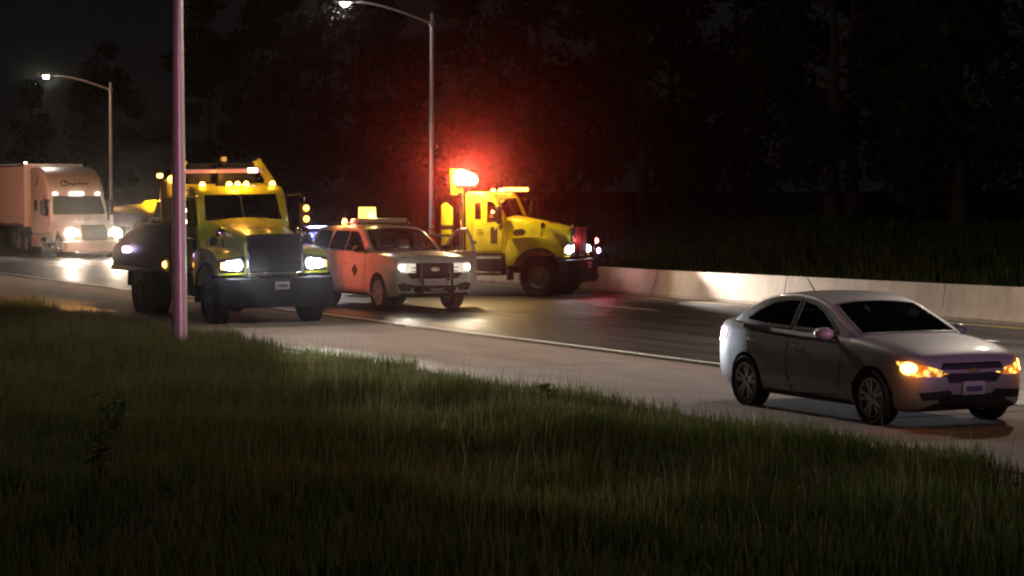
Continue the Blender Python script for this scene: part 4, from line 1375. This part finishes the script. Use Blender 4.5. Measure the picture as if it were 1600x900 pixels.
# traffic cone on the flat bed
def traffic_cone(parent_world, label):
    t = empty('traffic_cone', parent_world)
    tag(t, label, 'cone')
    b = MB().box((0, 0, .02), (.36, .36, .04)).build('cone_base', 'black_plastic', t, bevel=0.012)
    z = [0.04, .20, .36, .42, .54, .72]
    rr = lambda q: .14 - .115 * q / .72
    for (a, c, m) in ((.04, .30, 'cone_orange'), (.30, .46, 'cone_white'), (.46, .52, 'cone_orange'), (.52, .62, 'cone_white'), (.62, .74, 'cone_orange')):
        MB().lathe([(rr(a), a), (rr(c), c)] + ([(0.0, c)] if c > .7 else []), (0, 0, 0), 'z', 20).build('cone_band', m, t)
    return t


def t2_world(x, y, z):
    a = R(45.5)
    return (-53.62 + x * math.cos(a) - y * math.sin(a), 27.75 + x * math.sin(a) + y * math.cos(a), z)


traffic_cone(t2_world(-3.10, -.62, 1.23), 'orange traffic cone with pale bands standing on the bed behind the broadside truck cab')

# ------------------------------------------------------------------ highway tractor and trailer
ST = empty('semi_tractor', (-94.6, 26.95, 0), (0, 0, R(0.3)))
tag(ST, 'pale semi tractor with tall roof fairing and glaring headlights in the far lane', 'semi truck')
hwT, ztT = keys([(1.35, .80), (1.25, .95), (.9, 1.08), (0, 1.18), (-.95, 1.2), (-3.9, 1.24)]), keys([(1.35, 1.10), (1.25, 1.25), (.8, 1.42), (-.1, 1.62), (-.85, 1.74)])


def ring_h(x):
    w, z = hwT(x), ztT(x)
    return [(0, .55), (w * .9, .55), (w, .75), (w, z - .45), (w * .97, z - .25), (w * .85, z - .1), (w * .6, z - .03), (w * .3, z), (0, z + .01)]


hm = boolean(loft(list(np.linspace(1.35, -.85, 22)), ring_h).mesh(),
             [MB().lathe([(0, s * .75), (.60, s * .75), (.60, s * 1.5), (0, s * 1.5)], (0, 0, .52), 'y', 28).mesh() for s in (-1, 1)])
hm.materials.clear()
hbT = bvh_of(hm)
finish('bonnet', hm, 'tractor_white', ST, True, 35)
# cab and sleeper: side profile with the swept fairing
cp = [(-.80, .90), (-.82, 1.72), (-1.02, 2.12), (-1.26, 2.55), (-1.28, 2.70), (-1.50, 3.05), (-1.90, 3.42), (-2.5, 3.68), (-3.2, 3.78), (-4.0, 3.80), (-4.02, .90)]
cabm = MB().prism(cp, -1.24, 1.24, 'y').mesh(bevel=0.16, seg=4)
cbT = bvh_of(cabm)
finish('cab', cabm, 'tractor_white', ST, True, 35)
wsT = patch([(-1.08, 1.80), (1.08, 1.80), (.98, 2.48), (-.98, 2.48)], 'front', cbT, 'windshield', 'dark_paint', ST, 0.012, 0.15)
ribbon([(-1.10, 1.78), (1.10, 1.78), (1.0, 2.50), (-1.0, 2.50)], 0.05, 'front', cbT, 'window_seal', 'black_plastic', wsT, 0.015, closed=True)
for s in ('right', 'left'):
    sg = -1 if s == 'right' else 1
    patch([(-1.10, 1.78), (-1.40, 2.40), (-1.95, 2.44), (-2.0, 1.70), (-1.2, 1.68)], s, cbT, 'door_window', 'dark_paint', ST, 0.01, 0.2)
    patch([(-2.9, 1.9), (-2.9, 2.35), (-3.4, 2.35), (-3.4, 1.9)], s, cbT, 'sleeper_window', 'dark_paint', ST, 0.01, 0.2)
    ribbon([(-.95, 1.7), (-1.0, 1.0), (-2.08, 1.0), (-2.1, 2.52), (-1.4, 2.50)], 0.02, s, cbT, 'door_seam', 'seam', ST, 0.004)
    patch([(-3.1, 2.95), (-2.85, 3.32), (-2.70, 3.32), (-2.95, 2.95)], s, cbT, 'fairing_mark', 'dark_mark', ST, 0.008, 0.2)
    MB().box((-3.1, sg * 1.18, .62), (1.6, .12, .5)).build('side_skirt', 'tractor_white', ST, bevel=0.03)
    tk = MB().tube([(-1.3, sg * 1.0, .62), (-2.2, sg * 1.0, .62)], 0.30, 18).build('fuel_tank', 'chrome', ST)
    MB().box((-1.75, sg * 1.28, .80), (.8, .08, .04)).build('tank_step', 'chrome', tk)
    wheel(ST, 0, sg * 1.02, .50, .30, .285, 'truck')
    for x in (-5.0, -6.3):
        for y in (1.05, .73):
            wheel(ST, x, sg * y, .50, .28, .285, 'truck')
    mr = MB().box((-1.0, sg * 1.52, 2.05), (.14, .22, .62)).build('side_mirror', 'black_plastic', ST, bevel=0.04)
    MB().tube([(-1.1, sg * 1.2, 2.35), (-1.0, sg * 1.5, 2.35)], 0.025, 8).build('mirror_arm', 'black_plastic', mr)
    MB().tube([(-1.1, sg * 1.2, 1.75), (-1.0, sg * 1.5, 1.78)], 0.025, 8).build('mirror_arm', 'black_plastic', mr)
    hl = patch([(sg * -.22, .90), (sg * .14, .88), (sg * .28, 1.02), (sg * .20, 1.16), (sg * -.14, 1.10)], sg * 32, hbT, 'headlight', 'lens_glare_semi', ST, 0.02)
    MB().lathe([(0, .14), (.12, .12), (.20, .03), (.20, -.06), (0, -.08)], (1.17, sg * .97, 1.0), 'x', 18).build('headlamp_bulb', 'headlight_warm', hl)
    spot('headlight_beam', (1.42, sg * .97, 1.0), (1, -0.22, 0.05), 2800, (1.0, 0.78, 0.58), ST, 44, 0.9, 0.08)
    MB().box((-4.15, sg * 1.1, 2.7), (.5, .06, 2.0)).build('side_extender', 'tractor_white', ST, bevel=0.02)
gT = patch([(-.50, 1.30), (-.52, .72), (.52, .72), (.50, 1.30)], 'front', hbT, 'grille', 'black_plastic', ST, 0.012)
for z in np.linspace(.78, 1.24, 6):
    ribbon([(-.5, z), (.5, z)], 0.025, 'front', hbT, 'grille_bar', 'steel_wheel', gT, 0.03)
ribbon([(-.50, 1.30), (-.52, .72), (.52, .72), (.50, 1.30)], 0.04, 'front', hbT, 'grille_surround', 'chrome', gT, 0.02, closed=True)
bT = MB().prism([(1.45, -.75), (1.45, .75), (1.25, 1.15), (.75, 1.22), (.75, 1.1), (1.15, .95), (1.2, -.75), (1.15, -.95), (.75, -1.1), (.75, -1.22), (1.25, -1.15)], .24, .66, 'z').build('bumper', 'tractor_white', ST, bevel=0.03)
MB().box((1.46, .25, .50), (.012, .34, .15)).build('number_plate', 'plate', bT)
MB().box((1.44, 0, .20), (.04, 1.3, .10)).build('air_dam', 'steel_wheel', bT)
for y in (-.92, -.2, 0, .2, .92):
    MB().box((-1.20 - .05 * y * y, y, 2.64), (.16, .17 if abs(y) < .5 else .15, .08)).build('clearance_lamp', 'marker_white', ST, bevel=0.02)
# flowing dark script along the fairing
sp = []
for i in range(60):
    k = i / 59
    y = -.42 + 1.05 * k
    zz = 3.04 + .035 * math.sin(k * 34) * (1 - .4 * k) + (.10 * math.exp(-((k - .06) / .05) ** 2)) - (.05 * math.exp(-((k - .3) / .06) ** 2))
    sp.append((y, zz))
ribbon(sp, 0.045, 'front', cbT, 'script_lettering', 'dark_mark', ST, 0.012, seg=0.03)
sp = [(-.46 + .14 * math.cos(a), 3.06 + .10 * math.sin(a)) for a in np.linspace(R(40), R(330), 18)]
ribbon(sp, 0.04, 'front', cbT, 'script_lettering', 'dark_mark', ST, 0.012, seg=0.03)
chs = MB()
for y in (-.42, .42):
    chs.box((-3.6, y, .9), (7.6, .1, .26))
chs.box((-5.6, 0, 1.12), (1.1, .9, .12))
chs.tube([(0, -.95, .5), (0, .95, .5)], .07, 8)
for x in (-5.0, -6.3):
    chs.tube([(x, -.95, .5), (x, .95, .5)], .09, 8)
chs.build('chassis', 'black_metal', ST)

TR = empty('box_trailer', (-99.4, 26.97, 0), (0, 0, R(0.3)))
tag(TR, 'long white box trailer hitched behind the semi tractor at the frame edge', 'trailer')
bx = MB().box((-7.9, 0, 2.56), (15.6, 2.56, 2.72)).build('cargo_box', 'trailer_white', TR, bevel=0.03)
for s in (-1, 1):
    MB().box((-.16, s * 1.24, 2.56), (.16, .16, 2.74)).build('corner_post', 'cone_white', bx, bevel=0.03)
    MB().box((-7.9, s * 1.285, 1.26), (15.5, .03, .14)).build('bottom_rail', 'steel_wheel', bx, bevel=0.006)
    MB().box((-7.9, s * 1.285, 3.86), (15.5, .03, .10)).build('top_rail', 'steel_wheel', bx, bevel=0.006)
    for i in range(14):
        MB().box((-.6 - i * 1.1, s * 1.305, 1.32), (.45, .012, .05)).build('reflector_tape', 'reflector_red' if i % 2 else 'cone_white', bx)
    MB().box((-2.4, s * .9, .82), (.14, .12, .9)).build('landing_leg', 'black_metal', TR)
    MB().box((-2.4, s * .9, .36), (.26, .26, .03)).build('landing_foot', 'black_metal', TR)
    for x in (-12.6, -13.9):
        for y in (1.05, .73):
            wheel(TR, x, s * y, .50, .28, .285, 'truck')
MB().box((-.20, -1.22, 3.97), (.10, .12, .07)).build('corner_lamp', 'marker_white', TR, bevel=0.015)
MB().box((-13.2, 0, .95), (3.2, 1.1, .5)).build('bogie', 'black_metal', TR)

# ------------------------------------------------------------------ cars half hidden behind the yellow truck
far2 = sedan((-66.0, 26.95, 0), R(0.0), 'dark_paint', 'dark patrol car with small blue roof lamps between the yellow truck and white SUV', None, 'off')
bl = MB().box((-1.95, 0, 1.53), (.28, 1.1, .09)).build('light_bar', 'black_plastic', far2, bevel=0.02)
for y in (-.42, -.14, .14, .42):
    MB().box((-1.93, y, 1.57), (.22, .2, .10)).build('strobe_lens', 'blue_small', bl, bevel=0.015)
point('strobe_light', (-1.6, -.4, 1.75), 40, (0.2, 0.2, 1.0), far2, 0.05)
sl = MB().box((-5.1, -1.28, 1.43), (.30, .12, .13)).build('corner_strobe', 'violet_small', T1, bevel=0.03)
MB().box((-5.1, -1.22, 1.34), (.16, .08, .08)).build('strobe_bracket', 'black_metal', sl)

# ------------------------------------------------------------------ trees on the bank beyond the barrier
def crown_mesh(seed, n=5200):
    r = np.random.default_rng(seed)
    cl = []
    for i in range(26):
        a, h = r.uniform(0, 2 * math.pi), r.uniform(0.05, 1.0)
        rad = 2.9 * (math.sin(math.pi * min(1, .16 + h * .80)) ** .8) * r.uniform(.35, 1.0)
        cl.append((rad * math.cos(a), rad * math.sin(a), 0.5 + h * 11.9, r.uniform(.8, 1.6)))
    cl = np.array(cl)
    idx = r.integers(0, len(cl), n)
    d = r.normal(size=(n, 3))
    d /= np.linalg.norm(d, axis=1)[:, None]
    p = cl[idx, :3] + d * (cl[idx, 3:4] * r.uniform(.45, 1.0, (n, 1))) * np.array([1, 1, .75])
    u = r.normal(size=(n, 3))
    u /= np.linalg.norm(u, axis=1)[:, None]
    v = np.cross(u, r.normal(size=(n, 3)))
    v /= np.linalg.norm(v, axis=1)[:, None]
    s = r.uniform(.10, .24, (n, 1))
    V = np.stack([p - u * s, p + v * s * .55, p + u * s, p - v * s * .55], 1).reshape(-1, 3)
    me = bpy.data.meshes.new('crown')
    me.from_pydata(V.tolist(), [], np.arange(4 * n).reshape(-1, 4).tolist())
    me.materials.append(M['tree_leaves'])
    tb = MB()
    tb.tube([(0, 0, -.3), (.05, 0, 2), (.1, .05, 5), (0, .1, 9), (0, .1, 11.5)], [.26, .20, .15, .08, .03], 10)
    for i in range(9):
        c = cl[i]
        z0 = 2.6 + i * .8
        tb.tube([(.06, .04, z0), (c[0] * .5, c[1] * .5, z0 + .6), (c[0] * .9, c[1] * .9, max(z0 + .8, c[2] * .95))], [.09, .06, .02], 7)
    tm = tb.mesh()
    tm.materials.append(M['bark'])
    return me, tm


CR = [crown_mesh(s) for s in (3, 11, 29, 41)]
r4 = random.Random(5)
places = ['behind the semi trailer', 'behind the semi tractor', 'behind the first street light', 'above the yellow dump truck', 'above the white SUV',
          'behind the second street light', 'above the red beacon', 'behind the broadside truck bonnet']
tree_spots = []
for i in range(20):
    u = -60 + i * 88 + r4.uniform(-40, 40)
    dirx, diry = -.896 + .444 * (u - 800) / 3610, .444 + .896 * (u - 800) / 3610
    yy = 48.0 + (i % 3) * 3.2 + r4.uniform(-1.2, 1.2) + (14 if u < 180 else 0)
    t_ = yy / diry
    tree_spots.append((dirx * t_, yy, u))
for i, (x, y, u) in enumerate(tree_spots):
    t = empty('tree', (x, y, ground_z(x, y)), (0, 0, r4.uniform(0, 6.28)))
    k = r4.uniform(.95, 1.25)
    t.scale = (k, k, k)
    tag(t, 'dark leafy tree in the night wood beyond the concrete barrier', 'tree', 'trees in the dark wood beyond the barrier')
    cm, tm = CR[i % 4]
    for nm, me in (('crown', cm), ('trunk', tm)):
        o = bpy.data.objects.new(nm, me)
        C.objects.link(o)
        o.parent = t

# ------------------------------------------------------------------ verge grass
def blades(name, n, ymin, ymax, dmin, dmax, hlo, hhi, wid, m, seed, edge_bias=False, marg=2.5, far=False, curl=.35):
    r = np.random.default_rng(seed)
    P = []
    need = n
    while need > 0:
        k = need * 6 + 1000
        # density thins with distance
        d = dmin + (dmax - dmin) * r.random(k) ** 1.0
        rr = (r.random(k) - .5) * (2 * (dmax * 800 / 3610 + marg))
        ok = np.abs(rr) < d * 800 / 3610 + marg
        x = -.896 * d + .444 * rr
        y = .444 * d + .896 * rr
        if edge_bias:
            wob = .22 * np.sin(x * .9) + .18 * np.sin(x * 2.3 + 1)
            ok &= (y < ymax + wob) & (y > ymin)
        else:
            ok &= (y < ymax) & (y > ymin)
        ok &= r.random(k) < np.clip((26.0 / d) ** 1.1, 0, 1)
        # clumps
        cl = .5 + .5 * np.sin(x * 1.7 + 1.3 * np.sin(y * 1.1)) * np.sin(y * 1.9 + 1.7 * np.sin(x * .7))
        ok &= r.random(k) < .30 + .70 * cl
        q = np.stack([x[ok], y[ok], cl[ok]], 1)[:need]
        P.append(q)
        need -= len(q)
    P = np.concatenate(P)
    n = len(P)
    x, y, cl = P.T
    z = np.array([ground_z(a, b) for a, b in zip(x, y)]) - .01
    h = r.uniform(hlo, hhi, n) * (.65 + .55 * cl)
    az = r.uniform(0, 2 * math.pi, n)
    la = r.uniform(0, 2 * math.pi, n)
    lean = r.uniform(.05, curl, n) * h
    w = wid * r.uniform(.7, 1.3, n)
    b = np.stack([x, y, z], 1)
    side = np.stack([np.cos(az), np.sin(az), np.zeros(n)], 1) * w[:, None]
    ln = np.stack([np.cos(la), np.sin(la), np.zeros(n)], 1) * lean[:, None]
    up = np.zeros((n, 3))
    up[:, 2] = h
    v0, v1 = b - side, b + side
    v2, v3 = b + up * .55 + ln * .35 + side * .75, b + up * .55 + ln * .35 - side * .75
    v4 = b + up * .96 + ln
    V = np.stack([v0, v1, v2, v3, v4], 1).reshape(-1, 3)
    i = np.arange(n) * 5
    faces = np.concatenate([np.stack([i, i + 1, i + 2, i + 3], 1).ravel(), np.stack([i + 3, i + 2, i + 4], 1).ravel()])
    starts = np.concatenate([np.arange(n) * 4, 4 * n + np.arange(n) * 3])
    me = bpy.data.meshes.new(name)
    me.vertices.add(5 * n)
    me.vertices.foreach_set('co', V.ravel())
    me.loops.add(7 * n)
    me.loops.foreach_set('vertex_index', faces)
    me.polygons.add(2 * n)
    me.polygons.foreach_set('loop_start', starts)
    me.update(calc_edges=True)
    me.validate()
    me.materials.append(M[m])
    o = bpy.data.objects.new(name, me)
    C.objects.link(o)
    return o


g1 = blades('grass', 150000, -6, GRASS_Y + .1, 12, 66, .12, .32, .006, 'grass_blades', 1, True)
tag(g1, 'long uneven dark green grass on the near verge', 'grass', kind='stuff')
g2 = blades('tall_grass_stalks', 9000, -4, GRASS_Y - .1, 12, 60, .30, .58, .0035, 'seed_heads', 2, True, curl=.25)
tag(g2, 'thin dry seed stalks standing above the verge grass', 'grass', kind='stuff')
g4 = blades('broad_leaf_weeds', 16000, -6, GRASS_Y - .15, 12, 60, .06, .20, .017, 'weed_cover', 4, True, curl=1.3)
tag(g4, 'low broad leaved weeds matted through the verge grass', 'weeds', kind='stuff')
g3 = blades('median_grass', 30000, BAR_Y + 1.0, BAR_Y + 18, 36, 130, .2, .5, .012, 'grass_blades', 3, False)
tag(g3, 'dim grass on the bank beyond the barrier', 'grass', kind='stuff')


def weed(px, py, label, h=.6, n=26, seed=0, flowers=False):
    """a leafy weed where the picture point lies on the verge"""
    k = (CAM_H) / ((py - 300.5) / 3610)
    rr = (px - 800) / 3610 * k
    x, y = -.896 * k + .444 * rr, .444 * k + .896 * rr
    t = empty('weed_plant', (x, y, ground_z(x, y) - .02))
    tag(t, label, 'weed')
    r = random.Random(seed)
    st, lf = MB(), MB()
    for s in range(5):
        a = r.uniform(0, 6.28)
        top = Vector((math.cos(a) * .2 * r.random(), math.sin(a) * .2 * r.random(), h * r.uniform(.7, 1.1)))
        st.tube([(0, 0, 0), top * .5 + Vector((0, 0, .05)), top], [.008, .006, .003], 6)
        for j in range(n // 5):
            p = top * r.uniform(.35, 1.0)
            b = r.uniform(0, 6.28)
            d = Vector((math.cos(b), math.sin(b), r.uniform(-.1, .5))).normalized()
            q = d.cross(Vector((0, 0, 1))).normalized()
            L, w = r.uniform(.10, .20), r.uniform(.025, .05)
            lf.add([p, p + d * L * .45 + q * w + Vector((0, 0, .02)), p + d * L - Vector((0, 0, .03)), p + d * L * .45 - q * w + Vector((0, 0, .02))], [(0, 1, 2, 3)])
    st.build('stem', 'weed_leaves', t)
    lf.build('leaves', 'weed_leaves', t, smooth=False)
    return t


weed(175, 690, 'pale leafy weed in the dark grass below the dump truck', .55, 40, 1)
weed(150, 800, 'dark broad weed nearest the camera in the grass at the frame corner', .75, 50, 2)
weed(850, 640, 'upright weed at the grass edge between the pole and the sedan', .34, 36, 3)

# ------------------------------------------------------------------ night haze
hz = MB().box((-60, 20, 9), (330, 190, 36)).build('haze', None, smooth=False)
tag(hz, None, None, kind='stuff')
hm_ = bpy.data.materials.new('haze')
hm_.use_nodes = True
hn = hm_.node_tree
for n_ in list(hn.nodes):
    if n_.type != 'OUTPUT_MATERIAL':
        hn.nodes.remove(n_)
vol = hn.nodes.new('ShaderNodeVolumePrincipled')
vol.inputs['Color'].default_value = (0.9, 0.9, 0.9, 1)
vol.inputs['Density'].default_value = 0.00015
vol.inputs['Anisotropy'].default_value = 0.988
hn.links.new(vol.outputs[0], hn.nodes['Material Output'].inputs['Volume'])
hz.data.materials.append(hm_)
